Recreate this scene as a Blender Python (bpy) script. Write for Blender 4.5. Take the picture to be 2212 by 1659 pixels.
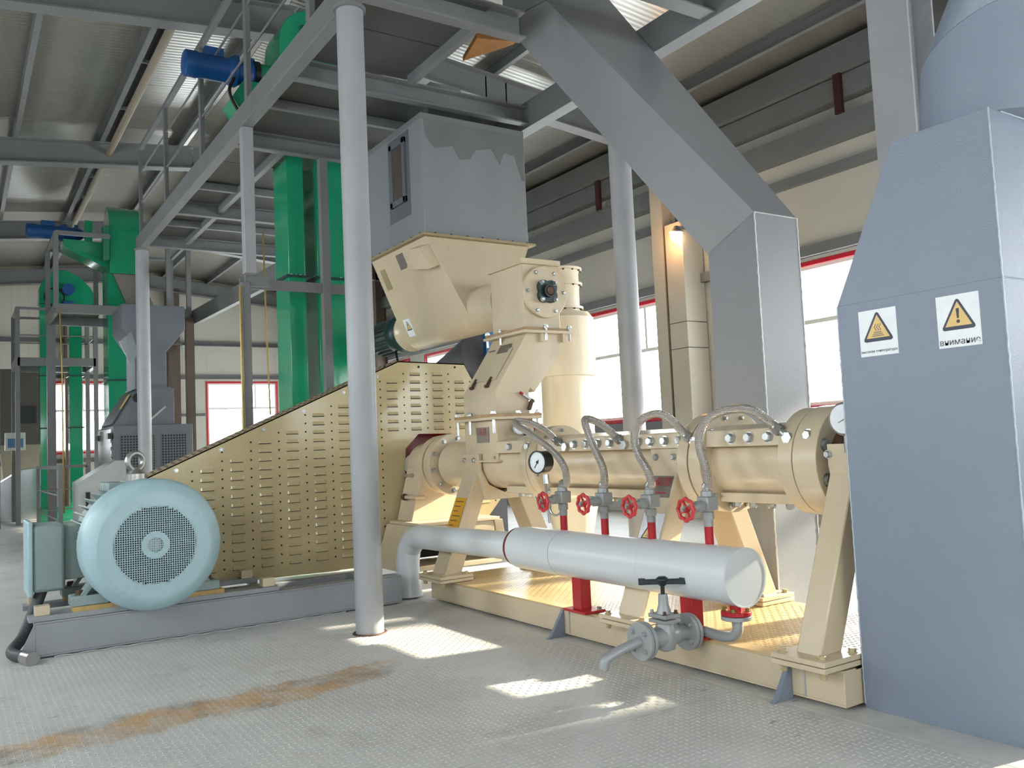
import bpy, math, random
from mathutils import Vector, Matrix
random.seed(7)
for o in list(bpy.data.objects): bpy.data.objects.remove(o, do_unlink=True)
SC = bpy.context.scene; COL = SC.collection
K = 0.8                       # working units -> metres
PI = math.pi
V = Vector

# ------------------------------------------------------------------ camera
FPX, YAW, PITCH, ROLL, CH = 1855.8, 2.56298, 0.069382, -0.045421, 1.4
_F = V((math.cos(PITCH)*math.cos(YAW), math.cos(PITCH)*math.sin(YAW), math.sin(PITCH)))
_r = V((math.sin(YAW), -math.cos(YAW), 0)); _u = _r.cross(_F)
_R = math.cos(ROLL)*_r + math.sin(ROLL)*_u
_U = -math.sin(ROLL)*_r + math.cos(ROLL)*_u
CAM = V((0, 0, CH))
cd = bpy.data.cameras.new('camera'); cam = bpy.data.objects.new('camera', cd); COL.objects.link(cam)
cd.sensor_width = 36; cd.lens = FPX/2212*36; cd.clip_start = .05; cd.clip_end = 200
cam.matrix_world = Matrix(((_R.x, _U.x, -_F.x, 0), (_R.y, _U.y, -_F.y, 0), (_R.z, _U.z, -_F.z, CH*K), (0, 0, 0, 1)))
SC.camera = cam
def at(px, py, ax, v):
    """photo pixel -> point where its sight line meets the plane coordinate[ax] = v"""
    d = _F + _R*((px-1106)/FPX) - _U*((py-829.5)/FPX)
    return CAM + d*((v-CAM[ax])/d[ax])

# ------------------------------------------------------------------ light
vs = SC.view_settings; vs.view_transform = 'Standard'; vs.look = 'None'; vs.exposure = 0.14; vs.gamma = 1; vs.use_curve_mapping = False
wd = bpy.data.worlds.new('sky'); SC.world = wd; wd.use_nodes = True
bg = wd.node_tree.nodes['Background']; bg.inputs[0].default_value = (.94, .97, 1, 1); bg.inputs[1].default_value = 15.0
sd = bpy.data.lights.new('sun', 'SUN'); sd.energy = 24; sd.angle = .03; sd.color = (1, .86, .66)
sun = bpy.data.objects.new('sun', sd); COL.objects.link(sun)
EL = math.radians(21.4)
sdir = V((-.18*math.cos(EL), -.98*math.cos(EL), -math.sin(EL)))
sun.rotation_euler = sdir.to_track_quat('-Z', 'Y').to_euler()
def portal(c, n, w, h):
    l = bpy.data.lights.new('window_portal', 'AREA'); l.shape = 'RECTANGLE'; l.size = w*K; l.size_y = h*K
    l.cycles.is_portal = True
    o = bpy.data.objects.new('window_portal', l); COL.objects.link(o); o.location = V(c)*K
    o.rotation_euler = V(n).to_track_quat('-Z', 'Z').to_euler()

# ------------------------------------------------------------------ materials
def lin(h):
    h = h.lstrip('#'); c = [int(h[i:i+2], 16)/255 for i in (0, 2, 4)]
    return tuple(x/12.92 if x <= .04045 else ((x+.055)/1.055)**2.4 for x in c)+(1,)
MATS = {}
def mat(name, col, rough=.5, metal=0., var=.12, scale=3., bump=0., bscale=60., dirt=None, dirt_amt=.35, dscale=2.2, spec=.5, coat=0.):
    if name in MATS: return MATS[name]
    m = bpy.data.materials.new(name); m.use_nodes = True; nt = m.node_tree; N = nt.nodes; L = nt.links
    b = N['Principled BSDF']; b.inputs['Roughness'].default_value = rough; b.inputs['Metallic'].default_value = metal
    b.inputs['Specular IOR Level'].default_value = spec; b.inputs['Coat Weight'].default_value = coat; b.inputs['Coat Roughness'].default_value = .15
    c = lin(col) if isinstance(col, str) else col
    tc = N.new('ShaderNodeTexCoord'); nz = N.new('ShaderNodeTexNoise'); nz.inputs['Scale'].default_value = scale; nz.inputs['Detail'].default_value = 6; nz.inputs['Roughness'].default_value = .65
    L.new(tc.outputs['Object'], nz.inputs['Vector'])
    mp = N.new('ShaderNodeMapRange'); mp.inputs[1].default_value = .3; mp.inputs[2].default_value = .7; mp.inputs[3].default_value = 1-var; mp.inputs[4].default_value = 1+var*.6
    L.new(nz.outputs[0], mp.inputs[0])
    mx = N.new('ShaderNodeMix'); mx.data_type = 'RGBA'; mx.blend_type = 'MULTIPLY'; mx.inputs[0].default_value = 1; mx.inputs[6].default_value = c
    L.new(mp.outputs[0], mx.inputs[7]); out = mx.outputs[2]
    if dirt:
        n2 = N.new('ShaderNodeTexNoise'); n2.inputs['Scale'].default_value = dscale; n2.inputs['Detail'].default_value = 9; n2.inputs['Roughness'].default_value = .7
        L.new(tc.outputs['Object'], n2.inputs['Vector'])
        m2 = N.new('ShaderNodeMapRange'); m2.inputs[1].default_value = .55; m2.inputs[2].default_value = .78; m2.inputs[3].default_value = 0; m2.inputs[4].default_value = dirt_amt
        L.new(n2.outputs[0], m2.inputs[0]); x2 = N.new('ShaderNodeMix'); x2.data_type = 'RGBA'; L.new(m2.outputs[0], x2.inputs[0]); L.new(out, x2.inputs[6]); x2.inputs[7].default_value = lin(dirt); out = x2.outputs[2]
    L.new(out, b.inputs['Base Color'])
    if bump:
        n3 = N.new('ShaderNodeTexNoise'); n3.inputs['Scale'].default_value = bscale; n3.inputs['Detail'].default_value = 3
        L.new(tc.outputs['Object'], n3.inputs['Vector']); bp = N.new('ShaderNodeBump'); bp.inputs['Strength'].default_value = bump; bp.inputs['Distance'].default_value = .004
        L.new(n3.outputs[0], bp.inputs['Height']); L.new(bp.outputs[0], b.inputs['Normal'])
    MATS[name] = m; return m
cream = mat('cream_enamel', '#cdbda2', .26, var=.07, scale=2, bump=.12, bscale=22, dirt='#8f7a55', dirt_amt=.3, dscale=3)
creamd = mat('cream_sheet', '#b8a983', .17, var=.08, scale=1.5, bump=.1, bscale=8, dirt='#94835c', dirt_amt=.35, dscale=1.6)
pale = mat('pale_cream_enamel', '#e6d8be', .3, var=.05, bump=.1, bscale=15)
gpaint = mat('grey_paint', '#8f9399', .42, var=.08, scale=2.2, bump=.15, bscale=90, dirt='#666a6e', dirt_amt=.3)
gduct = mat('grey_duct_paint', '#828488', .38, var=.06, scale=1.6, bump=.2, bscale=120, dirt='#787d84', dirt_amt=.4, dscale=1.3)
bluegrey = mat('blue_grey_paint', '#7c8797', .42, var=.06, scale=1.4, bump=.3, bscale=140, dirt='#73839a', dirt_amt=.4, dscale=1.6)
steelg = mat('structural_grey', '#717375', .5, var=.1, scale=2, dirt='#5f5d58', dirt_amt=.4)
darkg = mat('dark_structural_grey', '#4d4f4f', .55, var=.1, dirt='#4a4743', dirt_amt=.4)
colg = mat('column_paint', '#999b9f', .42, var=.1, scale=2.4, bump=.15, bscale=70, dirt='#7d8087', dirt_amt=.4)
weldm = mat('weld_bead', '#b9bcbd', .3, .4, bump=.8, bscale=160)
green = mat('green_enamel', '#1f8f68', .1, var=.08, bump=.08, bscale=6, coat=.2)
dgreen = mat('dark_green_enamel', '#22383a', .35)
blue = mat('blue_enamel', '#134a86', .4, var=.15)
motorb = mat('pale_blue_enamel', '#9fbcc4', .42, var=.08, scale=4, dirt='#6b8a92', dirt_amt=.45, dscale=5)
motorg = mat('motor_grey_green', '#8b9d9b', .5, var=.1, dirt='#5d5b4c', dirt_amt=.5, dscale=6)
white = mat('white_lagging', '#d0d6db', .3, var=.03, bump=.05, bscale=6)
pvc = mat('white_frame', '#e6e6e2', .4, var=.03)
red = mat('red_paint', '#b01624', .38, var=.12)
redw = mat('red_handwheel', '#c2383a', .4, var=.1)
redtrim = mat('red_window_trim', '#c0142c', .45, var=.08)
maroon = mat('dark_red_pulley', '#7a0a14', .35)
chrome = mat('zinc_bolt', '#b9bdbc', .28, .85, var=.1)
steel = mat('bare_steel', '#a9a9a6', .32, .8, var=.15)
black = mat('black', '#0b0b0c', .6, var=.05)
blackp = mat('black_plastic', '#17191b', .35)
rust = mat('rusty_steel', '#5a4335', .7, .2, var=.3, scale=12)
brown = mat('brown_pier', '#5a4c42', .7, var=.15)
yellow = mat('yellow_label', '#e0a52a', .45, var=.04)
amber = mat('warning_amber', '#dcbc78', .45, var=.06, scale=20)
labelw = mat('white_label', '#e4e9ee', .4, var=.05, scale=30, bump=.4, bscale=60)
inkm = mat('label_ink', '#3b3d52', .5, var=.2, scale=30)
plateg = mat('aluminium_plate', '#8a837c', .35, .5, var=.1)
redink = mat('red_ink', '#a52b2b', .5)
wood = mat('raw_wood', '#b07a45', .7, var=.25, scale=5)
cable = mat('conduit_sleeve', '#44474a', .55, bump=.5, bscale=90)
brass = mat('yellow_zinc_rod', '#8f7a42', .35, .6, var=.3, scale=9)
pier = mat('beige_pier_panel', '#b9b2a3', .5, var=.05)
galv = mat('galvanised_sheet', '#b7bcc0', .25, .8, var=.15, scale=3)
machg = mat('machine_grey', '#5f646c', .4, var=.08)
valveg = mat('valve_grey', '#9da1a3', .4, .2, var=.1)
insul = mat('brown_insulation', '#6b2f20', .8)

def glass_mat():
    m = bpy.data.materials.new('window_glass'); m.use_nodes = True; N = m.node_tree.nodes; L = m.node_tree.links
    N.remove(N['Principled BSDF']); t = N.new('ShaderNodeBsdfTransparent'); g = N.new('ShaderNodeBsdfGlossy'); g.inputs['Roughness'].default_value = .02
    t.inputs[0].default_value = (.95, .97, .97, 1); x = N.new('ShaderNodeMixShader'); x.inputs[0].default_value = .06
    L.new(t.outputs[0], x.inputs[1]); L.new(g.outputs[0], x.inputs[2]); L.new(x.outputs[0], N['Material Output'].inputs[0]); return m
glass = glass_mat()
def emit_mat(name, c, s):
    m = bpy.data.materials.new(name); m.use_nodes = True; N = m.node_tree.nodes; b = N['Principled BSDF']
    b.inputs['Base Color'].default_value = c; b.inputs['Emission Color'].default_value = c; b.inputs['Emission Strength'].default_value = s; return m

def ribbed(name, col, axis, freq, rough, metal, strength, seam=None):
    """sheet with fine pressed ribs running across `axis` (object coordinates, metres)"""
    m = mat(name, col, rough, metal, var=.06, scale=1.2); nt = m.node_tree; N = nt.nodes; L = nt.links
    tc = N.new('ShaderNodeTexCoord'); w = N.new('ShaderNodeTexWave'); w.wave_type = 'BANDS'; w.bands_direction = axis; w.inputs['Scale'].default_value = freq; w.wave_profile = 'TRI'
    L.new(tc.outputs['Object'], w.inputs['Vector']); bp = N.new('ShaderNodeBump'); bp.inputs['Strength'].default_value = strength; bp.inputs['Distance'].default_value = .004
    L.new(w.outputs[1], bp.inputs['Height']); L.new(bp.outputs[0], N['Principled BSDF'].inputs['Normal']); return m
wallm = ribbed('wall_sandwich_panel', '#bfbcb4', 'X', 5, .45, 0, .12)
wallf = ribbed('far_wall_sandwich_panel', '#c2bfb5', 'Y', 5, .45, 0, .12)
roofm = ribbed('roof_liner_sheet', '#8f8d86', 'X', 4, .28, .45, .4)

def tread(name, col, rough, stain):
    """painted checker plate; far pattern as relief, rust stain with its own shape"""
    m = mat(name, col, rough, .0, var=.14, scale=1.3, dirt='#6b675f', dirt_amt=.5, dscale=2.5); nt = m.node_tree; N = nt.nodes; L = nt.links; b = N['Principled BSDF']
    geo = N.new('ShaderNodeNewGeometry')
    ch = N.new('ShaderNodeTexVoronoi'); ch.inputs['Scale'].default_value = 34; ch.inputs['Randomness'].default_value = 0
    L.new(geo.outputs['Position'], ch.inputs['Vector']); bp = N.new('ShaderNodeBump'); bp.inputs['Strength'].default_value = .12; bp.inputs['Distance'].default_value = .003; bp.invert = True
    L.new(ch.outputs['Distance'], bp.inputs['Height']); L.new(bp.outputs[0], b.inputs['Normal'])
    if stain:
        sp_ = N.new('ShaderNodeTexNoise'); sp_.inputs['Scale'].default_value = 7; sp_.inputs['Detail'].default_value = 5; sp_.inputs['Roughness'].default_value = .6
        vm = N.new('ShaderNodeVectorMath'); vm.operation = 'MULTIPLY'; vm.inputs[1].default_value = (2.4, 1, 1); L.new(geo.outputs['Position'], vm.inputs[0]); L.new(vm.outputs[0], sp_.inputs['Vector'])
        mr = N.new('ShaderNodeMapRange'); mr.inputs[1].default_value = .66; mr.inputs[2].default_value = .72; mr.inputs[3].default_value = 0; mr.inputs[4].default_value = .6; L.new(sp_.outputs[0], mr.inputs[0])
        xs_ = N.new('ShaderNodeMix'); xs_.data_type = 'RGBA'; L.new(mr.outputs[0], xs_.inputs[0]); L.new(b.inputs['Base Color'].links[0].from_socket, xs_.inputs[6]); xs_.inputs[7].default_value = lin('#5d564e')
        src = xs_.outputs[2]
        A = at(-40, 1655, 2, 0)*K; B = at(860, 1446, 2, 0)*K; d = (B-A); Ln = d.length; d.normalize(); nrm = V((-d.y, d.x, 0))
        def dot(vec, off):
            n = N.new('ShaderNodeVectorMath'); n.operation = 'SUBTRACT'; L.new(geo.outputs['Position'], n.inputs[0]); n.inputs[1].default_value = off
            q = N.new('ShaderNodeVectorMath'); q.operation = 'DOT_PRODUCT'; L.new(n.outputs[0], q.inputs[0]); q.inputs[1].default_value = vec; return q.outputs['Value']
        def M(op, a, c=None, cl=False):
            n = N.new('ShaderNodeMath'); n.operation = op; n.use_clamp = cl
            for i, z in enumerate((a, c)):
                if z is None: continue
                if isinstance(z, (int, float)): n.inputs[i].default_value = z
                else: L.new(z, n.inputs[i])
            return n.outputs[0]
        s = dot(d, A); t = dot(nrm, A)
        nz = N.new('ShaderNodeTexNoise'); nz.inputs['Scale'].default_value = 2.2; nz.inputs['Detail'].default_value = 8; nz.inputs['Roughness'].default_value = .7; L.new(geo.outputs['Position'], nz.inputs['Vector'])
        wob = M('MULTIPLY', M('SUBTRACT', nz.outputs[0], .5), .5)
        edge = M('ADD', M('ABSOLUTE', M('SUBTRACT', t, .06)), wob)
        band = M('MULTIPLY', M('SUBTRACT', .19, edge), 14, True)
        ends = M('MULTIPLY', M('SUBTRACT', Ln+.05, M('ADD', s, M('MULTIPLY', wob, 2))), 6, True)
        n2 = N.new('ShaderNodeTexNoise'); n2.inputs['Scale'].default_value = 5; n2.inputs['Detail'].default_value = 10; n2.inputs['Roughness'].default_value = .75; L.new(geo.outputs['Position'], n2.inputs['Vector'])
        patch = M('MULTIPLY', M('SUBTRACT', n2.outputs[0], .36), 5, True)
        msk = M('MULTIPLY', M('MULTIPLY', band, ends), M('MULTIPLY', patch, .8))
        cr = N.new('ShaderNodeValToRGB'); cr.color_ramp.elements[0].color = lin('#6b645a'); cr.color_ramp.elements[0].position = .38; cr.color_ramp.elements[1].color = lin('#b98f55'); cr.color_ramp.elements[1].position = .58
        n4 = N.new('ShaderNodeTexNoise'); n4.inputs['Scale'].default_value = 3.1; n4.inputs['Detail'].default_value = 7; L.new(geo.outputs['Position'], n4.inputs['Vector']); L.new(n4.outputs[0], cr.inputs[0])
        x = N.new('ShaderNodeMix'); x.data_type = 'RGBA'; L.new(msk, x.inputs[0]); L.new(src, x.inputs[6]); L.new(cr.outputs[0], x.inputs[7]); L.new(x.outputs[2], b.inputs['Base Color'])
    return m
floorm = tread('checker_plate_grey', '#c3c3c0', .48, True)
deckm = tread('checker_plate_cream', '#c6ac7e', .35, False)

def braid():
    m = mat('braided_steel', '#cfc8c2', .28, .8, var=.1); nt = m.node_tree; N = nt.nodes; L = nt.links
    geo = N.new('ShaderNodeNewGeometry'); hs = []
    for d in ((1, .4, 1), (-1, -.4, 1)):
        q = N.new('ShaderNodeVectorMath'); q.operation = 'DOT_PRODUCT'; L.new(geo.outputs['Position'], q.inputs[0]); q.inputs[1].default_value = d
        s = N.new('ShaderNodeMath'); s.operation = 'MULTIPLY'; s.inputs[1].default_value = 520; L.new(q.outputs['Value'], s.inputs[0])
        t = N.new('ShaderNodeMath'); t.operation = 'SINE'; L.new(s.outputs[0], t.inputs[0]); hs.append(t.outputs[0])
    mx = N.new('ShaderNodeMath'); mx.operation = 'MULTIPLY'; L.new(hs[0], mx.inputs[0]); L.new(hs[1], mx.inputs[1])
    bp = N.new('ShaderNodeBump'); bp.inputs['Strength'].default_value = .7; bp.inputs['Distance'].default_value = .003; L.new(mx.outputs[0], bp.inputs['Height']); L.new(bp.outputs[0], N['Principled BSDF'].inputs['Normal'])
    return m
braidm = braid()
def meshpanel():
    m = mat('perforated_sheet', '#5b636e', .45); nt = m.node_tree; N = nt.nodes; L = nt.links; b = N['Principled BSDF']
    src = b.inputs['Base Color'].links[0].from_socket
    tc = N.new('ShaderNodeTexCoord'); v = N.new('ShaderNodeTexVoronoi'); v.inputs['Scale'].default_value = 26; v.inputs['Randomness'].default_value = 0; v.distance = 'CHEBYCHEV'; L.new(tc.outputs['Object'], v.inputs['Vector'])
    c = N.new('ShaderNodeMath'); c.operation = 'LESS_THAN'; c.inputs[1].default_value = .34; L.new(v.outputs['Distance'], c.inputs[0])
    x = N.new('ShaderNodeMix'); x.data_type = 'RGBA'; L.new(c.outputs[0], x.inputs[0]); L.new(src, x.inputs[6]); x.inputs[7].default_value = (.006, .006, .007, 1); L.new(x.outputs[2], b.inputs['Base Color']); return m
perf = meshpanel()

# ------------------------------------------------------------------ mesh helpers
ORG = {}
def frame(d, up=None):
    d = V(d).normalized(); up = V(up) if up else (V((0, 0, 1)) if abs(d.z) < .9 else V((1, 0, 0)))
    a = up.cross(d).normalized(); b = d.cross(a); return a, b, d
class MB:
    def __init__(s): s.v = []; s.f = []
    def add(s, vs_, fs):
        n = len(s.v); s.v += [V(p) for p in vs_]; s.f += [tuple(i+n for i in f) for f in fs]; return s
    def box(s, x0, x1, y0, y1, z0, z1):
        return s.add([(x0, y0, z0), (x1, y0, z0), (x1, y1, z0), (x0, y1, z0), (x0, y0, z1), (x1, y0, z1), (x1, y1, z1), (x0, y1, z1)],
                     [(0, 3, 2, 1), (4, 5, 6, 7), (0, 1, 5, 4), (1, 2, 6, 5), (2, 3, 7, 6), (3, 0, 4, 7)])
    def loft(s, rings, cap=True):
        n = len(rings[0]); fs = []
        for k in range(len(rings)-1):
            for i in range(n):
                j = (i+1) % n; fs.append((k*n+i, k*n+j, (k+1)*n+j, (k+1)*n+i))
        if cap: fs.append(tuple(reversed(range(n)))); m = (len(rings)-1)*n; fs.append(tuple(range(m, m+n)))
        return s.add([p for r in rings for p in r], fs)
    def prism(s, poly, off):
        off = V(off); return s.loft([[V(p) for p in poly], [V(p)+off for p in poly]])
    def rect_loft(s, secs):
        """secs: list of (x0,x1,y0,y1,z)"""
        return s.loft([[V((a, c, z)), V((b, c, z)), V((b, d, z)), V((a, d, z))] for a, b, c, d, z in secs])
    def lathe(s, o, d, prof, n=24, up=None, ring=False):
        if ring: prof = prof+[prof[0]]
        o = V(o); a, b, d = frame(d, up); rings = []
        for t, r in prof:
            rings.append([o+d*t+(a*math.cos(2*PI*i/n)+b*math.sin(2*PI*i/n))*max(r, 1e-4) for i in range(n)])
        return s.loft(rings, not ring)
    def cyl(s, p, q, r, r2=None, n=20):
        p = V(p); q = V(q); L = (q-p).length; return s.lathe(p, q-p, [(0, r), (L, r if r2 is None else r2)], n)
    def tube(s, pts, r, n=10):
        pts = [V(p) for p in pts]; rings = []; a = None
        for i, p in enumerate(pts):
            t = (pts[min(i+1, len(pts)-1)]-pts[max(i-1, 0)]).normalized()
            if a is None: a = frame(t)[0]
            a = (a-t*a.dot(t)).normalized(); b = t.cross(a)
            rings.append([p+(a*math.cos(2*PI*k/n)+b*math.sin(2*PI*k/n))*r for k in range(n)])
        return s.loft(rings)
    def beam(s, p, q, w, h, up=None):
        p = V(p); q = V(q); a, b, d = frame(q-p, up)
        R = lambda c: [c+a*w/2+b*h/2, c-a*w/2+b*h/2, c-a*w/2-b*h/2, c+a*w/2-b*h/2]
        return s.loft([R(p), R(q)])
    def ibeam(s, p, q, w, h, t=.02, up=None):
        p = V(p); q = V(q); a, b, d = frame(q-p, up)
        s.beam(p+b*(h/2-t/2), q+b*(h/2-t/2), w, t, up); s.beam(p-b*(h/2-t/2), q-b*(h/2-t/2), w, t, up); return s.beam(p, q, t, h-2*t, up)
    def channel(s, p, q, w, h, t=.015, up=None, side=1):
        p = V(p); q = V(q); a, b, d = frame(q-p, up)
        s.beam(p+b*(h/2-t/2), q+b*(h/2-t/2), w, t, up); s.beam(p-b*(h/2-t/2), q-b*(h/2-t/2), w, t, up)
        return s.beam(p+a*side*(w/2-t/2), q+a*side*(w/2-t/2), t, h-2*t, up)
    def torus(s, c, nrm, R, r, n=24, m=8, lob=0, amp=0):
        c = V(c); a, b, d = frame(nrm); rings = []
        for i in range(n):
            th = 2*PI*i/n; e = a*math.cos(th)+b*math.sin(th); RR = R+(amp*math.cos(lob*th) if lob else 0)
            rings.append([c+e*(RR+r*math.cos(2*PI*k/m))+d*(r*math.sin(2*PI*k/m)) for k in range(m)])
        N0 = len(s.v); s.v += [p for rg in rings for p in rg]
        for i in range(n):
            for k in range(m):
                s.f.append((N0+i*m+k, N0+((i+1) % n)*m+k, N0+((i+1) % n)*m+(k+1) % m, N0+i*m+(k+1) % m))
        return s
    def data(s, name, m, org=(0, 0, 0), ang=35):
        me = bpy.data.meshes.new(name); L = V(org); me.from_pydata([(p-L)*K for p in s.v], [], s.f); me.update()
        if ang: me.polygons.foreach_set('use_smooth', [True]*len(me.polygons)); me.set_sharp_from_angle(angle=math.radians(ang))
        me.materials.append(m); return me
    def build(s, name, m, parent=None, bev=0., ang=35):
        if parent is not None: org = ORG[parent.name]
        else:
            xs = [p.x for p in s.v]; ys = [p.y for p in s.v]; org = V(((min(xs)+max(xs))/2, (min(ys)+max(ys))/2, min(p.z for p in s.v)))
        o = bpy.data.objects.new(name, s.data(name, m, org, ang)); COL.objects.link(o); ORG[o.name] = V(org)
        if parent is not None: o.parent = parent
        else: o.location = V(org)*K
        if bev:
            b = o.modifiers.new('bevel', 'BEVEL'); b.width = bev*K; b.segments = 2; b.limit_method = 'ANGLE'; b.angle_limit = math.radians(40)
        return o
def tag(o, label, cat=None, group=None, kind=None):
    o['label'] = label
    if cat: o['category'] = cat
    if group: o['group'] = group
    if kind: o['kind'] = kind
    return o
def thing(name, label, cat, loc, group=None, kind=None):
    o = bpy.data.objects.new(name, None); COL.objects.link(o); o.empty_display_size = .1; o.location = V(loc)*K; ORG[o.name] = V(loc)
    return tag(o, label, cat, group, kind)
def inst(me, name, parent, p, d=None, up=None, roll=0):
    """an object that shares mesh data, its local z turned to d"""
    o = bpy.data.objects.new(name, me); COL.objects.link(o); o.parent = parent; L = ORG[parent.name]; o.location = (V(p)-L)*K; ORG[o.name] = L
    if d is not None:
        a, b, c = frame(d, up); o.rotation_euler = (Matrix((a, b, c)).transposed() @ Matrix.Rotation(roll, 3, 'Z')).to_euler()
    return o
def smooth(pts, k=6):
    pts = [V(p) for p in pts]; P = [pts[0]*2-pts[1]]+pts+[pts[-1]*2-pts[-2]]; out = []
    for i in range(1, len(P)-2):
        for j in range(k):
            t = j/k; a, b, c, d = P[i-1:i+3]
            out.append(.5*((2*b)+(c-a)*t+(2*a-5*b+4*c-d)*t*t+(3*b-a-3*c+d)*t**3))
    return out+[pts[-1]]
BOLT = {}
def bolt(parent, p, d, r=.016, h=.016, m=None, name='bolt'):
    m = m or chrome; key = (round(r, 4), round(h, 4), m.name)
    if key not in BOLT: BOLT[key] = MB().lathe((0, 0, 0), (0, 0, 1), [(-.004, r*1.25), (.003, r*1.25)], 12).lathe((0, 0, 0), (0, 0, 1), [(.003, r), (h*.8, r), (h, r*.8)], 6).data('bolt', m)
    return inst(BOLT[key], name, parent, p, d, None, random.random())
def text_mesh(txt, size, m):
    cu = bpy.data.curves.new('t', 'FONT'); cu.body = txt; cu.size = 1; cu.align_x = 'CENTER'; cu.align_y = 'CENTER'; cu.extrude = .012
    to = bpy.data.objects.new('t', cu); COL.objects.link(to); bpy.context.view_layer.update()
    me = bpy.data.meshes.new_from_object(to.evaluated_get(bpy.context.evaluated_depsgraph_get())); bpy.data.objects.remove(to); me.transform(Matrix.Diagonal((size*K, size*K, .03, 1))); me.materials.clear(); me.materials.append(m); return me

# ================================================================== SETTING
XF, XN, YL, YR, YRG = -30., 8.4, -3., 11., 4.
ZS, ZH = 1.77, 3.91                       # window sill and head
def zroof(y): return 7.05+.1*min(YR-y, y-YL)
FRX = [-29.6, -23.5, -17.35, -11.2, -5.0, 1.2]
WR = [(-27.2, -25.0), (-24.2, -22.2), (-21.14, -19.14), (-18.2, -15.4), (-14.1, -11.28), (-9.3, -6.3), (-5.3, -2.0), (-1.2, 1.6), (4.3, 7.3)]
WLf = [(-14.5, -12), (-8.4, -6.6), (-4.2, -2.4), (-.2, 1.6)]
WN = [(-1.2, 1.6), (2.6, 5.4), (6.4, 9.2)]
WF = [(-.75, 1.5), (1.95, 4.1), (7.25, 9.6)]
# --- floor of welded checker plates
fl = thing('floor', 'grey painted steel checker plate floor with a rusty orange streak', 'floor', (-8, 3, -.05), kind='structure')
MB().box(XF-.1, XN+.1, YL-.1, YR+.1, -.08, -.012).build('subfloor', darkg, fl)
xs = [XF-.1]+[x for x in [-3.4+3.8*k for k in range(-7, 3)] if XF+.3 < x < XN-.3]+[XN+.1]; ys = [YL-.1, 0, 3.61, 7.2, YR+.1]
for i in range(len(xs)-1):
    for j in range(len(ys)-1):
        MB().box(xs[i]+.003, xs[i+1]-.003, ys[j]+.003, ys[j+1]-.003, -.012, 0).build('floor_plate', floorm, fl)
def treads(name, m, parent, x0, x1, y0, y1, z, p=.037):
    b = MB(); vv = []; ff = []
    nx = int((x1-x0)/p); ny = int((y1-y0)/p)
    for i in range(nx):
        for j in range(ny):
            cx = x0+(i+.5)*p; cy = y0+(j+.5)*p; l, w, h = .0155, .0052, .0021; n = len(vv)
            if (i+j) % 2: q = [(l, 0, 0), (0, w, 0), (-l, 0, 0), (0, -w, 0), (l*.45, 0, h), (-l*.45, 0, h)]
            else: q = [(0, l, 0), (-w, 0, 0), (0, -l, 0), (w, 0, 0), (0, l*.45, h), (0, -l*.45, h)]
            vv += [(cx+a, cy+c, z+d) for a, c, d in q]
            ff += [(n, n+1, n+4), (n+1, n+5, n+4), (n+1, n+2, n+5), (n+2, n+3, n+5), (n+3, n+4, n+5), (n+3, n, n+4)]
    b.v = [V(q) for q in vv]; b.f = ff
    o = b.build(name, m, parent, ang=0); o['kind'] = 'stuff'; return o
treads('raised_tread_pattern', floorm, fl, -7.1, -1.5, -.1, 3.58, 0)
treads('raised_tread_pattern', floorm, fl, -8.2, -3.5, 5.1, 7.1, 0)
# weld bead along the motor skid
w = MB(); pts = [V((-7.205, .62+.05*i, .004+.003*math.sin(i*1.7))) for i in range(46)]; w.tube(pts, .007, 6).build('weld_seam', weldm, fl)

# --- walls
def window(n, axis, plane, inward, a, b, label):
    """frame, red trim, mullions and panes in an opening a..b of a wall"""
    c = (a+b)/2; o = V((c, plane, ZS)) if axis == 0 else V((plane, c, ZS))
    t = thing('window_%d' % n, label, 'window', o, kind='structure')
    def bx(a0, a1, d0, d1, z0, z1, name, m, bev=.004):
        p0, p1 = sorted((plane+inward*d0, plane+inward*d1)); q = MB()
        q.box(a0, a1, p0, p1, z0, z1) if axis == 0 else q.box(p0, p1, a0, a1, z0, z1)
        return q.build(name, m, t, bev)
    for (a0, a1, z0, z1) in ((a-.06, b+.06, ZH, ZH+.07), (a-.06, b+.06, ZS-.07, ZS), (a-.06, a, ZS, ZH), (b, b+.06, ZS, ZH)): bx(a0, a1, -.02, .025, z0, z1, 'red_trim', redtrim)
    w = .055
    for (a0, a1, z0, z1) in ((a, b, ZH-w, ZH), (a, b, ZS, ZS+w), (a, a+w, ZS+w, ZH-w), (b-w, b, ZS+w, ZH-w)): bx(a0, a1, -.09, -.02, z0, z1, 'frame', pvc)
    zt = ZS+(ZH-ZS)*.6; bx(a+w, b-w, -.085, -.025, zt-.035, zt+.035, 'transom', pvc)
    u = a+(b-a)*.69; l = a+(b-a)*.5
    bx(u-.03, u+.03, -.085, -.025, zt+.035, ZH-w, 'mullion', pvc); bx(l-.045, l+.045, -.085, -.025, ZS+w, zt-.035, 'mullion', pvc)
    for a0, a1, z0, z1 in ((a+w, u-.03, zt+.035, ZH-w), (u+.03, b-w, zt+.035, ZH-w), (a+w, l-.045, ZS+w, zt-.035), (l+.045, b-w, ZS+w, zt-.035)):
        bx(a0, a1, -.058, -.052, z0, z1, 'pane', glass, 0)
    if axis == 0: portal((c, plane-inward*.13, (ZS+ZH)/2), (0, inward, 0), b-a, ZH-ZS)
    else: portal((plane-inward*.13, c, (ZS+ZH)/2), (inward, 0, 0), b-a, ZH-ZS)
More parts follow.
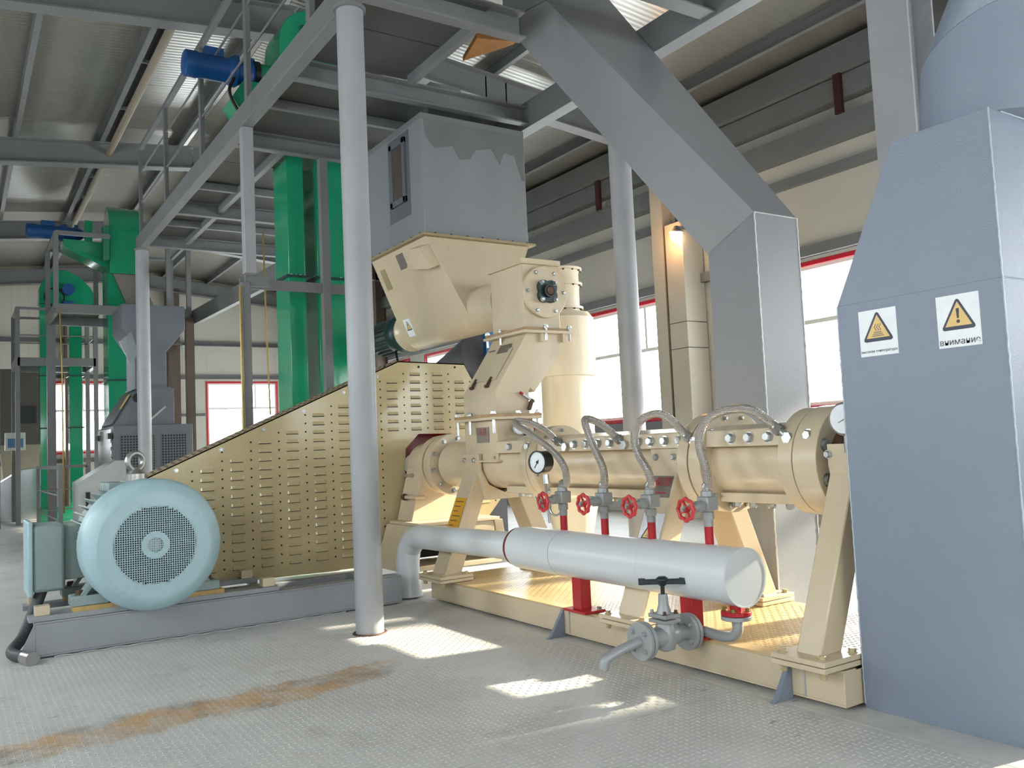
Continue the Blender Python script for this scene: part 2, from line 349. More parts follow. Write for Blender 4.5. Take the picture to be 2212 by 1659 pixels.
def wall(name, label, axis, plane, outward, lo, hi, wins, top, m, step):
    t = thing(name, label, 'wall', (V(((lo+hi)/2, plane, 0)) if axis == 0 else V((plane, (lo+hi)/2, 0))), kind='structure')
    cuts = sorted(set([lo, hi]+[e for w_ in wins for e in w_]+[lo+step*k for k in range(1, int((hi-lo)/step)) if all(not (w_[0]-.25 < lo+step*k < w_[1]+.25) for w_ in wins)]))
    p0, p1 = sorted((plane, plane+outward*.1))
    for a, b in zip(cuts, cuts[1:]):
        mid = (a+b)/2; inw = any(w_[0] <= mid <= w_[1] for w_ in wins)
        for z0, z1 in (((-.05, ZS), (ZH, top(mid)+.12)) if inw else ((-.05, top(mid)+.12),)):
            q = MB(); q.box(a, b, p0, p1, z0, z1) if axis == 0 else q.box(p0, p1, a, b, z0, z1)
            q.build('wall_panel', m, t, .006)
    return t
wr = wall('wall_right', 'off white sandwich panel wall with grey girts and a row of bright windows', 0, YR, 1, XF, XN, WR, lambda x: 7.1, wallm, 1.05)
wf = wall('wall_back', 'off white end wall far behind the green elevators', 1, XF, -1, YL, YR, WF, zroof, wallf, 1.05)
wl = wall('wall_left', 'off white side wall near the camera, out of view', 0, YL, -1, XF, XN, WLf, lambda x: 7.1, wallm, 4.2)
wn = wall('wall_front', 'off white end wall behind the camera', 1, XN, 1, YL, YR, WN, zroof, wallf, 7)
wlab = ['farthest', 'second farthest', 'red trimmed window showing between the hopper and the belt guard', 'red trimmed window behind the feed chute', 'large red trimmed window beside the round column behind the barrel', 'red trimmed window between the diagonal duct and the big grey duct', 'red trimmed window hidden behind the big grey duct', 'red trimmed window to the right beyond the frame', 'red trimmed window at the near end of the right wall']
for i, (a, b) in enumerate(WR):
    window(i+1, 0, YR, -1, a, b, wlab[i] if i > 1 else 'red trimmed window, %s on the right wall' % wlab[i])
for i, (a, b) in enumerate(WF):
    window(i+12, 1, XF, 1, a, b, ['red trimmed window at the far left edge of the end wall', 'red trimmed window behind the twin green elevator legs', 'red trimmed end wall window left of the big green elevator'][i])
for i, (a, b) in enumerate(WLf):
    window(i+16, 0, YL, 1, a, b, 'red trimmed window in the near side wall, %s' % ['farthest from the camera', 'level with the motor', 'level with the die end', 'beside the camera'][i])
for i, (a, b) in enumerate(WN):
    window(i+20, 1, XN, -1, a, b, 'red trimmed window in the end wall behind the camera, %s' % ['nearest the left wall', 'in the middle', 'nearest the right wall'][i])
# girts on the walls
for z, h, d in ((6.35, .34, .2), (5.78, .34, .22), (5.25, .14, .12), (4.12, .16, .12), (1.62, .14, .12)):
    MB().channel((XF+.1, YR-d/2, z), (XN, YR-d/2, z), d, h, .02, side=-1).build('girt', steelg, wr)
for z, h in ((5.25, .14), (4.12, .14), (1.5, .14), (2.85, .09)):
    for (y0, y1) in (((YL, -.85), (1.6, 1.85), (4.2, 7.15), (9.7, YR-.1)) if 1.7 < z < 3.95 else ((YL, YR-.1),)):
        MB().channel((XF+.06, y0, z), (XF+.06, y1, z), .12, h, .02).build('girt', steelg, wf)
MB().beam((XF+.4, YR-.16, 6.75), (XN, YR-.16, 6.75), .3, .42).build('eave_beam', steelg, wr)
for x in FRX:
    MB().ibeam((x, YR-.28, 0), (x, YR-.28, 6.9), .28, .34, .02, up=(0, 1, 0)).build('column', pier if x > -12 else brown, wr)
for x in (-10.75,):
    for z0, z1 in ((0, 2.9), (2.91, 3.35), (3.36, 5.1)): MB().box(x-.2, x+.22, YR-.5, YR-.02, z0, z1).build('pier_cladding', pier, wr, .006)
for y in (3.1, 6.1):
    MB().box(XF+.12, XF+.42, y-.2, y+.2, 0, zroof(y)-.5).build('pier', brown, wf, .01)
for x in (-13.1, -7.55): MB().box(x, x+.12, YR-.26, YR-.2, 5.95, 6.6).build('bracket', mat('dark_red_bracket', '#3a1814', .6), wr)

# --- roof
ce = thing('ceiling', 'grey steel roof with ribbed liner sheets, purlins and rafters', 'ceiling', (-8, YRG, 7), kind='structure')
x = XF-.1
while x < XN:
    x1 = min(x+1.02, XN+.1)
    for y0, y1 in ((YL-.1, YRG), (YRG, YR+.1)):
        z0, z1 = zroof(y0), zroof(y1)
        MB().prism([(x, y0, z0), (x, y1, z1), (x, y1, z1+.1), (x, y0, z0+.1)], (x1-x, 0, 0)).build('roof_panel', roofm, ce, .005)
    x = x1
for y in (-1.85, -.45, .95, 2.35, 2.58, 3.75, 4.4, 5.8, 7.2, 8.6, 9.98):
    z = zroof(y)-.1
    MB().channel((XF, y, z), (XN, y, z), .08, .2, .014, side=(1 if y != 2.58 else -1)).build('purlin', steelg, ce)
for xx in (-25.5, -21.2, -19.6, -15.5, -13.5, -9.5, -7.6):
    MB().box(xx, xx+.05, 2.37, 2.56, zroof(2.4)-.2, zroof(2.4)-.15).build('purlin_strap', darkg, ce)
for xx in FRX:
    for y0, y1 in ((YL+.1, YRG), (YRG, YR-.1)):
        a = V((xx, y0, zroof(y0)-.42)); b = V((xx, y1, zroof(y1)-.42)); MB().ibeam(a, b, .24, .44, .02).build('rafter', steelg, ce)
for px_ in (1049, 1092):
    y_ = at(px_, 185, 0, -11.2).y; MB().box(-11.3, -11.19, y_-.012, y_+.012, zroof(y_)-.62, zroof(y_)-.22).build('web_stiffener', steelg, ce)
MB().cyl((-23.6, 2.47, 7.2), (-11.6, 2.47, 7.2), .06, n=10).build('sprinkler_pipe', mat('tan_pipe', '#8d8272', .45), ce)

# ================================================================== UPPER PLATFORM
ZP = 4.97
pf = thing('steel_platform', 'grey steel mezzanine platform with thin railing overhead on round columns', 'platform', (-10.8, 4, 0))
for (x_, y_) in ((-6.27, 2.69), (-15.4, 2.69), (-6.3, 5.5)):
    c = MB().cyl((x_, y_, 0), (x_, y_, ZP), .108, n=36).build('column', colg, pf)
    MB().lathe((x_, y_, ZP-.03), (0, 0, 1), [(0, .13), (.03, .13)], 24).build('cap_plate', steelg, c)
    MB().lathe((x_, y_, 0), (0, 0, 1), [(0, .135), (.008, .13)], 24).build('base_ring', rust, c)
MB().ibeam((-3.36, 5.6, 0), (-3.36, 5.6, 7), .3, .32, .018, up=(0, 1, 0)).build('column', colg, pf)
cb = lambda p, q, w_=.12, h_=.24, s_=1, m_=steelg: MB().channel(p, q, w_, h_, .016, side=s_).build('edge_beam', m_, pf, .003)
cb((-15.6, 2.69, ZP+.12), (-6.0, 2.69, ZP+.12), s_=-1)
cb((-15.2, 5.5, ZP+.12), (-1.6, 5.5, ZP+.12), .16, .3, -1, steelg)
for x_ in (-15.15, -12.95, -9.8, -7.76): MB().channel((x_, 2.75, ZP+.1), (x_, 5.42, ZP+.1), .1, .2, .015).build('cross_beam', steelg, pf)
MB().channel((-6.08, 2.75, ZP+.12), (-6.08, 4.25, ZP+.12), .12, .24, .015).build('cross_beam', steelg, pf)
MB().channel((-4.95, 2.9, ZP+.14), (-4.95, 5.56, ZP+.14), .16, .3, .015).build('cross_beam', steelg, pf)
for x_ in (-14, -11.9, -8.75): MB().beam((x_, 2.78, ZP+.14), (x_, 5.4, ZP+.14), .06, .1).build('stiffener', steelg, pf)
for y_ in (3.9,):
    MB().beam((-7.6, y_, ZP+.16), (-6.15, y_, ZP+.16), .07, .1).build('stiffener', steelg, pf)
    MB().beam((-15.1, 3.36, ZP+.12), (-9.9, 3.36, ZP+.12), .07, .1).build('stiffener', steelg, pf)
for (x0, x1, y0, y1) in ((-15.2, -13.02, 2.75, 5.4), (-12.9, -10.95, 2.75, 5.4), (-10.18, -9.85, 2.75, 5.4), (-9.75, -7.82, 2.75, 5.4), (-7.7, -6.9, 2.75, 3.9), (-6.88, -6.05, 2.75, 3.9), (-10.94, -10.19, 2.75, 3.38), (-10.94, -10.19, 4.45, 5.4)):
    MB().box(x0, x1, y0, y1, ZP+.2, ZP+.215).build('deck_plate', darkg, pf)
for x_ in (-15.42, -13.35, -11.15, -9.1, -7.15):
    MB().beam((x_, 2.69, ZP+.24), (x_, 2.69, 6.68), .1, .05, up=(0, 1, 0)).build('railing_post', steelg, pf)
MB().beam((-15.5, 2.69, 6.71), (-6.1, 2.69, 6.71), .07, .06).build('handrail', steelg, pf)
for z in (6.3, 5.77): MB().cyl((-15.5, 2.69, z), (-6.1, 2.69, z), .014, n=8).build('rail_rod', steelg, pf)
# hanging posts under the platform and the flat bar between them
MB().beam((-9.2, 2.69, ZP), (-9.2, 2.69, 3.36), .12, .12, up=(0, 1, 0)).build('hanger_post', colg, pf, .006)
MB().beam((-9.38, 2.69, 3.3), (-9.38, 2.69, 0), .09, .09, up=(0, 1, 0)).build('hanger_post', steelg, pf, .006)
MB().beam((-9.8, 3.78, ZP), (-9.8, 3.78, 0), .1, .1, up=(0, 1, 0)).build('hanger_post', steelg, pf, .006)
MB().beam((-9.8, 2.75, 3.37), (-9.8, 4.3, 3.37), .03, .12).build('tie_bar', steelg, pf)
MB().beam((-9.38, 2.69, 3.32), (-9.38, 2.95, 3.32), .03, .12).build('tie_bar', steelg, pf)
MB().beam(at(392, 702, 1, 4.3), at(600, 590, 1, 4.3), .1, .3).build('stair_stringer', steelg, pf)
tag(MB().prism([at(1000, 132, 2, 5.25), at(1030, 82, 2, 5.25), at(1112, 90, 2, 5.25), at(1110, 96, 2, 5.25)], (0, 0, .05)).build('timber_board', wood), 'rough orange timber board lying across the mezzanine opening', 'board')

# ================================================================== EXTRUDER
YA, ZA = 4.28, 1.22                       # barrel axis
ex = thing('extruder', 'long cream extruder barrel on splayed legs above a low cream base', 'extruder', (-5.2, YA, 0))
# base frame
XB0, XB1, YB0, YB1, ZB = -7.18, -2.78, 3.70, 4.96, .2
bf = MB().channel((XB0, YB0+.05, .11), (XB1, YB0+.05, .11), .1, .18, .012, side=-1).channel((XB0, YB1-.05, .11), (XB1, YB1-.05, .11), .1, .18, .012, side=1)
bf.box(XB0, XB0+.012, YB0+.01, YB1-.01, .02, .19); bf.box(XB1-.014, XB1-.002, YB0+.01, YB1-.01, .02, .19)
bfo = bf.build('base_frame', cream, ex, .003)
MB().box(XB0, XB1-.03, YB0-.004, YB1, ZB-.005, ZB+.004).build('deck_plate', deckm, ex)
treads('raised_tread_pattern', deckm, ex, XB0+.35, XB1-.1, YB0+.1, YB1-.05, ZB+.004)
for x_ in (-5.14, -3.13): MB().prism([(x_, YB0, .2), (x_, YB0, 0), (x_, YB0-.16, 0), (x_, YB0-.12, .02)], (.03, 0, 0)).build('gusset', bluegrey, ex, .002)
for x_ in (-5.05, -3.02): MB().box(x_-.005, x_+.005, YB0-.006, YB0+.002, .03, .19).build('weld_seam', weldm, ex)
# legs: splayed box sections with foot plates
def leg_pair(xc, wx, hasback=True):
    for sgn in ((-1, 1) if hasback else (-1,)):
        yf = YA+sgn*.55; yt = YA+sgn*.16
        lg = MB(); w2 = .085
        top = [V((xc-wx/2, yt-w2, ZA-.02)), V((xc+wx/2, yt-w2, ZA-.02)), V((xc+wx/2, yt+w2, ZA-.02)), V((xc-wx/2, yt+w2, ZA-.02))]
        bot = [V((xc-wx/2, yf-w2, ZB+.06)), V((xc+wx/2, yf-w2, ZB+.06)), V((xc+wx/2, yf+w2, ZB+.06)), V((xc-wx/2, yf+w2, ZB+.06))]
        lo = lg.loft([bot, top]).build('leg', cream, ex, .008)
        for k in range(2): MB().box(xc-wx/2-.09, xc+wx/2+.09, yf-w2-.09, yf+w2+.07, ZB+.008+k*.03, ZB+.034+k*.03).build('foot_plate', cream, lo, .003)
        for bx_ in (-1, 1):
            for by_ in (-1, 1):
                bolt(lo, (xc+bx_*(wx/2+.045), yf-.01+by_*(w2+.035), ZB+.066), (0, 0, 1), .02, .02, creamd)
                if by_*sgn > 0 and sgn < 0 or (sgn < 0 and by_ < 0): bolt(lo, (xc+bx_*(wx/2+.045), yf-.01-(w2+.035), ZB-.002), (0, 0, -1), .018, .03, creamd)
    # saddle that carries the barrel
    sd_ = [V((xc-wx/2, YA+a, ZA+b)) for a, b in ((-.27, -.02), (-.27, .1), (-.235, .1), (-.24, -.04), (-.17, -.18), (0, -.262), (.17, -.18), (.24, -.04), (.235, .1), (.27, .1), (.27, -.02), (.2, -.32), (-.2, -.32))]
    so = MB().prism(sd_, (wx+.06, 0, 0)).build('saddle', cream, ex, .003)
    for dx in (-.07, .1): bolt(so, (xc+dx, YA-.271, ZA+.045), (0, -1, 0), .02, .02)
    return so
leg_pair(-6.93, .24); leg_pair(-4.32, .24); leg_pair(-2.945, .15)
# barrels and flanges
def seg(name, x0, x1, r, m=cream, n=44): return MB().lathe((x0, YA, ZA), (1, 0, 0), [(0, r), (x1-x0, r)], n).build(name, m, ex, .004)
seg('barrel', -7.62, -5.98, .225); seg('barrel', -5.86, -4.08, .205); seg('barrel', -3.94, -3.2, .225)
def flange(x0, x1, r, nb, rb, face, rr=.02, off=0., skip=()):
    o = seg('flange', x0, x1, r)
    for k in range(nb):
        if k in skip: continue
        th = 2*PI*(k+off)/nb; p = V((x1 if face > 0 else x0, YA+rb*math.cos(th), ZA+rb*math.sin(th))); bolt(o, p, (face, 0, 0), rr, .022)
    return o
flange(-7.96, -7.84, .30, 0, 0, 1); seg('flange_gap', -7.84, -7.78, .27, creamd); flange(-7.78, -7.66, .31, 10, .262, 1, .022, .3)
flange(-6.02, -5.93, .315, 0, 0, 1); flange(-5.92, -5.82, .315, 10, .275, 1, .013, .5)
flange(-4.14, -4.05, .325, 0, 0, 1); flange(-4.03, -3.93, .33, 12, .292, 1, .014, .5)
flange(-3.33, -3.23, .315, 0, 0, 1); ef = flange(-3.22, -3.06, .32, 8, .255, 1, .03, .5)
MB().lathe((-3.2, YA, ZA), (1, 0, 0), [(0, .2), (.2, .2)], 32).build('die_plate', rust, ef)
# bearing housing, pulley and its pedestal
seg('bearing_housing', -8.3, -7.96, .23); seg('shaft_collar', -8.42, -8.3, .16, steel)
hs = MB().prism([(-8.28, YA-.24, ZA-.02), (-8.28, YA-.38, .66), (-8.28, YA+.38, .66), (-8.28, YA+.24, ZA-.02), (-8.28, YA+.18, ZA-.18), (-8.28, YA, ZA-.24), (-8.28, YA-.18, ZA-.18)], (.34, 0, 0)).build('pedestal', cream, ex, .004)
for dx in (-.22, -.09): bolt(hs, (dx-8.02, YA-.29, ZA-.1), (0, -1, .3), .017, .016)
MB().box(-8.3, -7.6, YA-.46, YA+.46, .63, .66).build('pedestal_plate', cream, ex, .004)
for dx in (-.55, -.08): bolt(hs, (-7.62+dx, YA-.4, .63), (0, 0, -1), .022, .025)
for sgn in (-1, 1):
    y0, y1 = YA+sgn*.44, YA+sgn*.58
    MB().loft([[V((-8.32, y1-.05, .2)), V((-7.72, y1-.05, .2)), V((-7.72, y1+.05, .2)), V((-8.32, y1+.05, .2))], [V((-8.3, y0-.05, .63)), V((-7.6, y0-.05, .63)), V((-7.6, y0+.05, .63)), V((-8.3, y0+.05, .63))]]).build('pedestal_leg', cream, ex, .004)
MB().box(-7.7, -7.62, YA-.4, YA+.4, .5, .63).build('pedestal_rail', cream, ex, .003)
MB().box(-8.3, -7.66, YA-.5, YA+.5, .19, .23).build('pedestal_rail', cream, ex, .003)
MB().box(-8.3, -8.28, YA-.42, YA+.42, .24, .62).build('pedestal_shade_panel', black, ex)  # added black panel, painting in the shade of the opening under the pedestal
MB().tube([(-7.9, YA-.25, .9), (-7.9, YA-.34, .9), (-8.1, YA-.36, .9)], .018, 8).build('oil_pipe', cream, ex)
MB().lathe((-8.16, YA-.36, .9), (1, 0, 0), [(0, .03), (.03, .038), (.06, .03)], 8).build('oil_plug', rust, ex)
# top and bottom clamp ridges with plugs along the barrel
def ridge(x0, x1):
    MB().prism([(x0, YA-.27, ZA+.1), (x0, YA-.25, ZA+.205), (x0, YA-.07, ZA+.235), (x0, YA-.05, ZA+.19), (x0, YA-.14, ZA+.14)], (x1-x0, 0, 0)).build('top_ridge', cream, ex, .006)
    MB().prism([(x0, YA-.16, ZA-.25), (x0, YA-.16, ZA-.19), (x0, YA+.1, ZA-.19), (x0, YA+.1, ZA-.25)], (x1-x0, 0, 0)).build('bottom_ridge', cream, ex, .006)
ridge(-6.47, -6.02); ridge(-5.82, -4.14); ridge(-3.93, -3.33)
def plug(x_): bolt(ex, (x_, YA-.262, ZA+.152), (0, -1, .1), .03, .028, chrome, 'plug')
for px in (1100, 1140, 1179, 1240, 1265, 1292, 1318, 1380, 1405, 1436, 1469, 1579, 1618, 1660, 1748):
    plug(at(px, 955, 1, YA-.262).x)
for px in (1137, 1152): bolt(ex, (at(px, 1075, 1, YA).x, YA-.05, ZA-.25), (0, 0, -1), .03, .04)
for px in (1290, 1340, 1375, 1605, 1640, 1680, 1720, 1765): bolt(ex, (at(px, 1072, 1, YA).x, YA-.06, ZA-.25), (0, 0, -1), .026, .04)
MB().prism([(-4.5, YA-.05, ZA-.33), (-4.5, YA-.05, ZA-.25), (-4.5, YA+.05, ZA-.25), (-4.5, YA+.05, ZA-.33)], (.35, 0, 0)).build('drain_block', creamd, ex)
# inlet box with its lid flange
ib = MB().box(-7.05, -6.475, 4.05, 4.44, 1.25, 1.62).build('inlet_box', cream, ex, .004)
MB().box(-7.1, -6.42, 4.0, 4.49, 1.245, 1.262).build('inlet_skirt', cream, ib, .002)
MB().box(-7.12, -6.41, 3.98, 4.5, 1.62, 1.645).build('inlet_flange', cream, ib, .002)
for x_, y_ in ((-7.08, 3.995), (-6.85, 3.995), (-6.44, 3.995), (-6.425, 4.25), (-6.425, 4.46)):
    MB().cyl((x_, y_, 1.50), (x_, y_, 1.70), .014, n=8).build('stud', chrome, ib); bolt(ib, (x_, y_, 1.675), (0, 0, 1), .024, .025)
for x_ in (-7.0, -6.78, -6.53): bolt(ib, (x_, 4.045, 1.285), (0, -1, 0), .012, .012, creamd)
def plate(parent, c, a, b, n, w_, h_, m, name, t=.003):
    """thin plate: centre c, width axis a, height axis b, outward normal n"""
    a = V(a).normalized(); b = V(b).normalized(); n = V(n).normalized(); c = V(c)
    return MB().loft([[c+n*k-a*w_/2-b*h_/2, c+n*k+a*w_/2-b*h_/2, c+n*k+a*w_/2+b*h_/2, c+n*k-a*w_/2+b*h_/2] for k in (-.002, t)]).build(name, m, parent)
def flat(parent, pts, c, a, b, n, m, name, lift=.0036, t=.0012):
    a = V(a).normalized(); b = V(b).normalized(); n = V(n).normalized(); c = V(c)
    P = [c+a*u+b*v_+n*lift for u, v_ in pts]; return MB().prism(P, n*t).build(name, m, parent, ang=0)
def words(parent, txt, size, c, a, b, n, m, lift=.0045):
    me = text_mesh(txt, size, m); o = bpy.data.objects.new('lettering', me); COL.objects.link(o); o.parent = parent; L = ORG[parent.name]
    a = V(a).normalized(); b = V(b).normalized(); n = V(n).normalized()
    o.location = (V(c)+n*lift-L)*K; o.rotation_euler = Matrix((a, b, n)).transposed().to_euler(); return o
def sign(parent, c, a, b, n, w_, h_, txt=None, ts=.03, sym='!', tri=.42, cy=.1):
    """white sticker with an amber warning triangle"""
    a = V(a).normalized(); b = V(b).normalized(); n = V(n).normalized(); c = V(c)
    p = plate(parent, c, a, b, n, w_, h_, labelw, 'warning_label', .002)
    s_ = w_*tri; cc = c+b*h_*cy; T = lambda k: [(-s_*k*1.0, -s_*k*.78), (s_*k*1.0, -s_*k*.78), (0, s_*k*1.02)]
    def rtri(k, r_):
        out = []; t3 = T(k)
        for i in range(3):
            P0 = V((*t3[i], 0)); A_ = (V((*t3[i-1], 0))-P0).normalized(); B_ = (V((*t3[(i+1) % 3], 0))-P0).normalized()
            out += [((P0+A_*r_).x, (P0+A_*r_).y), ((P0+(A_+B_)*r_*.33).x, (P0+(A_+B_)*r_*.33).y), ((P0+B_*r_).x, (P0+B_*r_).y)]
        return out
    flat(p, rtri(1, s_*.2), cc, a, b, n, inkm, 'triangle', .002, .0008); flat(p, T(.74), cc, a, b, n, amber, 'triangle_fill', .0028, .0008)
    if sym == '!':
        flat(p, [(-s_*.05, -s_*.16), (s_*.05, -s_*.16), (s_*.09, s_*.38), (-s_*.09, s_*.38)], cc, a, b, n, inkm, 'exclamation_bar', .0036, .0006)
        flat(p, [(s_*.1*math.cos(k*PI/6), s_*(-.33+.1*math.sin(k*PI/6))) for k in range(12)], cc, a, b, n, inkm, 'exclamation_dot', .0036, .0006)
    elif sym == 'heat':
        for k in (-1, 0, 1):
            q = [(s_*(k*.15+.05*math.sin(i*1.05)), s_*(-.18+.4*i/8)) for i in range(9)]
            flat(p, [(u-s_*.02, v_) for u, v_ in q]+[(u+s_*.02, v_) for u, v_ in reversed(q)], cc, a, b, n, inkm, 'heat_wave', .0036, .0006)
        for k in range(3):
            u = s_*(.24+.07*k); v_ = s_*(-.26-.1*k); flat(p, [(-u, v_-s_*.018), (u, v_-s_*.018), (u, v_+s_*.018), (-u, v_+s_*.018)], cc, a, b, n, inkm, 'heat_bar', .0036, .0006)
    if txt: words(p, txt, ts, c-b*h_*.4, a, b, n, inkm, .003)
    return p
np_ = plate(ib, at(1043, 940, 1, 4.046), (1, 0, 0), (0, 0, 1), (0, -1, 0), .21, .14, plateg, 'name_plate')
words(np_, '注意', .07, at(1043, 934, 1, 4.044), (1, 0, 0), (0, 0, 1), (0, -1, 0), redink)
MB().lathe(at(1116, 925, 0, -6.475), (1, -.25, 0), [(0, .02), (.05, .02), (.05, .065), (.08, .065)], 24).build('gauge_body', steel, ib)
MB().lathe(at(1116, 925, 0, -6.475)+V((.0806, -.02, 0)), (1, -.25, 0), [(0, .055), (.002, .055)], 24).build('gauge_dial', labelw, ib)
MB().box(-6.475, -6.42, 4.33, 4.37, 1.47, 1.53).build('blue_cap', blue, ib, .005)
# yellow instruction sticker on the first leg
lt, lb = V((-6.93, YA-.16-.088, ZA-.02)), V((-6.93, YA-.55-.088, ZB+.06)); up_ = (lt-lb).normalized(); nn = V((0, -up_.z, up_.y))
yp = plate(ex, lb+(lt-lb)*.56+nn*.001, (1, 0, 0), up_, nn, .19, .3, yellow, 'instruction_label')
for k in range(6): flat(yp, [(-.07, .11-.045*k), (.07-.03*(k % 3), .11-.045*k), (.07-.03*(k % 3), .117-.045*k), (-.07, .117-.045*k)], lb+(lt-lb)*.56+nn*.001, (1, 0, 0), up_, nn, inkm, 'print_line')
# plates on the middle leg
lt, lb = V((-4.32, YA-.16-.088, ZA-.02)), V((-4.32, YA-.55-.088, ZB+.06)); c_ = lb+(lt-lb)*.86+nn*.001
np2 = plate(ex, c_, (1, 0, 0), up_, nn, .19, .15, plateg, 'name_plate'); words(np2, '注意', .07, c_+V((.03, 0, .03)), (1, 0, 0), up_, nn, redink)
flat(np2, [(-.075, .01), (-.015, .01), (-.045, .06)], c_, (1, 0, 0), up_, nn, redink, 'print_triangle'); flat(np2, [(-.06, -.05), (.06, -.05), (.06, -.04), (-.06, -.04)], c_, (1, 0, 0), up_, nn, redink, 'print_line')
sign(ex, lb+(lt-lb)*.53+nn*.001, (1, 0, 0), up_, nn, .2, .3, 'высокая температура', .02, 'heat')
# dial gauge by the die end
gg = thing('pressure_gauge', 'round pressure gauge at the die end, half hidden by the big grey duct', 'gauge', (-3.1, 3.98, 1.3))
gc = at(1822, 905, 1, 3.95)
MB().cyl(gc+V((0, .02, -.18)), gc+V((0, .02, 0)), .018).build('stem', steel, gg); MB().lathe(gc+V((0, .05, 0)), (.15, -1, .0), [(0, .085), (.05, .09), (.055, .085), (.05, .078)], 28).build('case', steel, gg)
MB().lathe(gc+V((0, -.001, 0)), (.15, -1, 0), [(0, .078), (.002, .078)], 28).build('dial', labelw, gg)
MB().beam(gc+V((-.03, -.006, -.02)), gc+V((.05, -.004, .02)), .006, .002).build('needle', black, gg)

# ================================================================== BELT GUARD
XG = -8.35
gd = thing('belt_guard', 'tall cream sheet metal belt guard with rows of louvres, sloping down to the motor', 'guard', (XG, 3.4, .2))
YG0, ZG0 = 1.47, 1.245
outl = [(YG0-.25, .215), (3.98, .205), (4.06, 1.40), (4.22, 1.552), (4.62, 1.545), (4.75, 1.4), (4.80, .32), (5.36, .92), (5.4, 1.3), (4.98, 2.04), (4.82, 2.32), (4.01, 2.34), (YG0, ZG0), (YG0-.25, 1.1)]
MB().prism([(XG, y, z) for y, z in reversed(outl)], (-.012, 0, 0)).build('front_sheet', creamd, gd)
GD = .42
top_ = [(YG0-.25, 1.1), (YG0, ZG0), (4.01, 2.34), (4.82, 2.32), (4.98, 2.04), (5.4, 1.3)]
tb = MB()
for a, b in zip(top_, top_[1:]): tb.prism([(XG, a[0], a[1]), (XG, b[0], b[1]), (XG, b[0], b[1]-.012), (XG, a[0], a[1]-.012)], (-GD, 0, 0))
tp = tb.build('top_sheet', mat('cream_sheet_darker', '#a8977a', .5), gd)  # top sheet in a darker, duller cream than the front sheet
MB().prism([(XG-GD, y, z) for y, z in outl], (.012, 0, 0)).build('rear_sheet', creamd, gd)
MB().box(XG-GD, XG, YG0-.26, YG0-.25, .215, 1.1).build('end_sheet', creamd, gd)
# slots along the sloping top
sl = MB(); n_ = 42; dirv = (V((0, 4.01, 2.34))-V((0, YG0, ZG0)))
for k in range(n_):
    for xx in (-.12, -.29):
        p = V((XG+xx, YG0, ZG0+.001))+dirv*((k+.3+(.3 if xx < -.2 else 0))/n_); sl.beam(p-dirv.normalized()*.012, p+dirv.normalized()*.012, .05, .003)
so_ = sl.build('slot_pattern', black, tp); so_['kind'] = 'stuff'
for t_ in (.1, .26, .42, .58, .75, .9): bolt(gd, V((XG, YG0, ZG0-.06))+dirv*t_, (1, 0, 0), .016, .01)
# louvres: one pressed pocket, copied along columns
lv = MB(); w_, h_, d_ = .062, .03, .022
lv.add([(-w_, -h_/2, 0), (w_, -h_/2, 0), (w_, h_/2, 0), (-w_, h_/2, 0), (-w_+.008, -h_/2, d_), (w_-.008, -h_/2, d_), (w_-.012, h_/2-.004, .002), (-w_+.012, h_/2-.004, .002)],
       [(0, 1, 5, 4), (4, 5, 6, 7), (1, 2, 6, 5), (0, 4, 7, 3), (3, 7, 6, 2)])
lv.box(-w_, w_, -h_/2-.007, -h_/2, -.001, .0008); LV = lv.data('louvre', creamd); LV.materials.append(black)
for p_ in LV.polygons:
    if p_.index >= 5 or p_.index == 0: p_.material_index = 1  # shade of the open slit painted black on the underside and strip below
ho = MB(); cols = [2.0+.275*k for k in range(13)]
def inside(y, z, m_=.06):
    ztop = ZG0+(y-YG0)*(2.34-ZG0)/(4.01-YG0) if y < 4.01 else (2.33 if y < 4.82 else 2.32-(y-4.82)*1.75)
    if z > ztop-m_*2.0 or z < .31: return False
    if 3.93-m_ < y < 4.66+m_ and z < 1.55+m_: return False
    if y > 4.6 and (z < .32+(y-4.8)*1.07+m_ or z < .4): return False
    return y < 5.3
for ci, y in enumerate(cols):
    for k in range(24):
        z = .345+.0845*k
        if inside(y-.07, z) and inside(y+.07, z): inst(LV, 'louvre', gd, (XG+.0005, y, z), (1, 0, 0))
        if inside(y-.1375, z, .04): ho.lathe((XG+.0002, y-.1375, z), (1, 0, 0), [(0, .0095), (.001, .0095)], 8)
hobj = ho.build('vent_hole_pattern', black, gd); hobj['kind'] = 'stuff'
for y in (3.85, 4.25, 4.7): bolt(gd, (XG, y, 2.28), (1, 0, 0), .011, .004, black)
MB().lathe((XG-.36, YA, ZA), (1, 0, 0), [(0, .1), (0, .48), (.22, .48), (.22, .42), (.1, .4), (.1, .12)], 48, ring=True).build('pulley', maroon, gd)

# ================================================================== FEED CHUTE, SCREW FEEDER, BIN
ch = thing('feed_chute', 'cream sloping feed chute with a hinged door above the extruder inlet', 'chute', (-6.76, 4.25, 1.645))
cx0, cx1 = -7.05, -6.475
MB().rect_loft([(cx0, cx1, 4.05, 4.41, 1.67), (cx0, cx1, 4.05, 4.41, 1.88), (cx0, cx1, 4.36, 4.80, 2.33), (cx0, cx1, 4.41, 4.82, 2.41)]).build('body', cream, ch, .004)
MB().box(cx0-.07, cx1+.065, 3.98, 4.5, 1.645, 1.67).build('lower_flange', mat('flange_edge_rust', '#a98a62', .55, var=.2, scale=12), ch, .002)
MB().box(cx0-.07, cx1+.07, 4.34, 4.9, 2.405, 2.43).build('upper_flange', cream, ch, .002)
for k in (.2, .55): MB().box(cx1+.001, cx1+.04, 4.41+k*.7, 4.44+k*.7, 2.33, 2.405).build('rib', cream, ch)
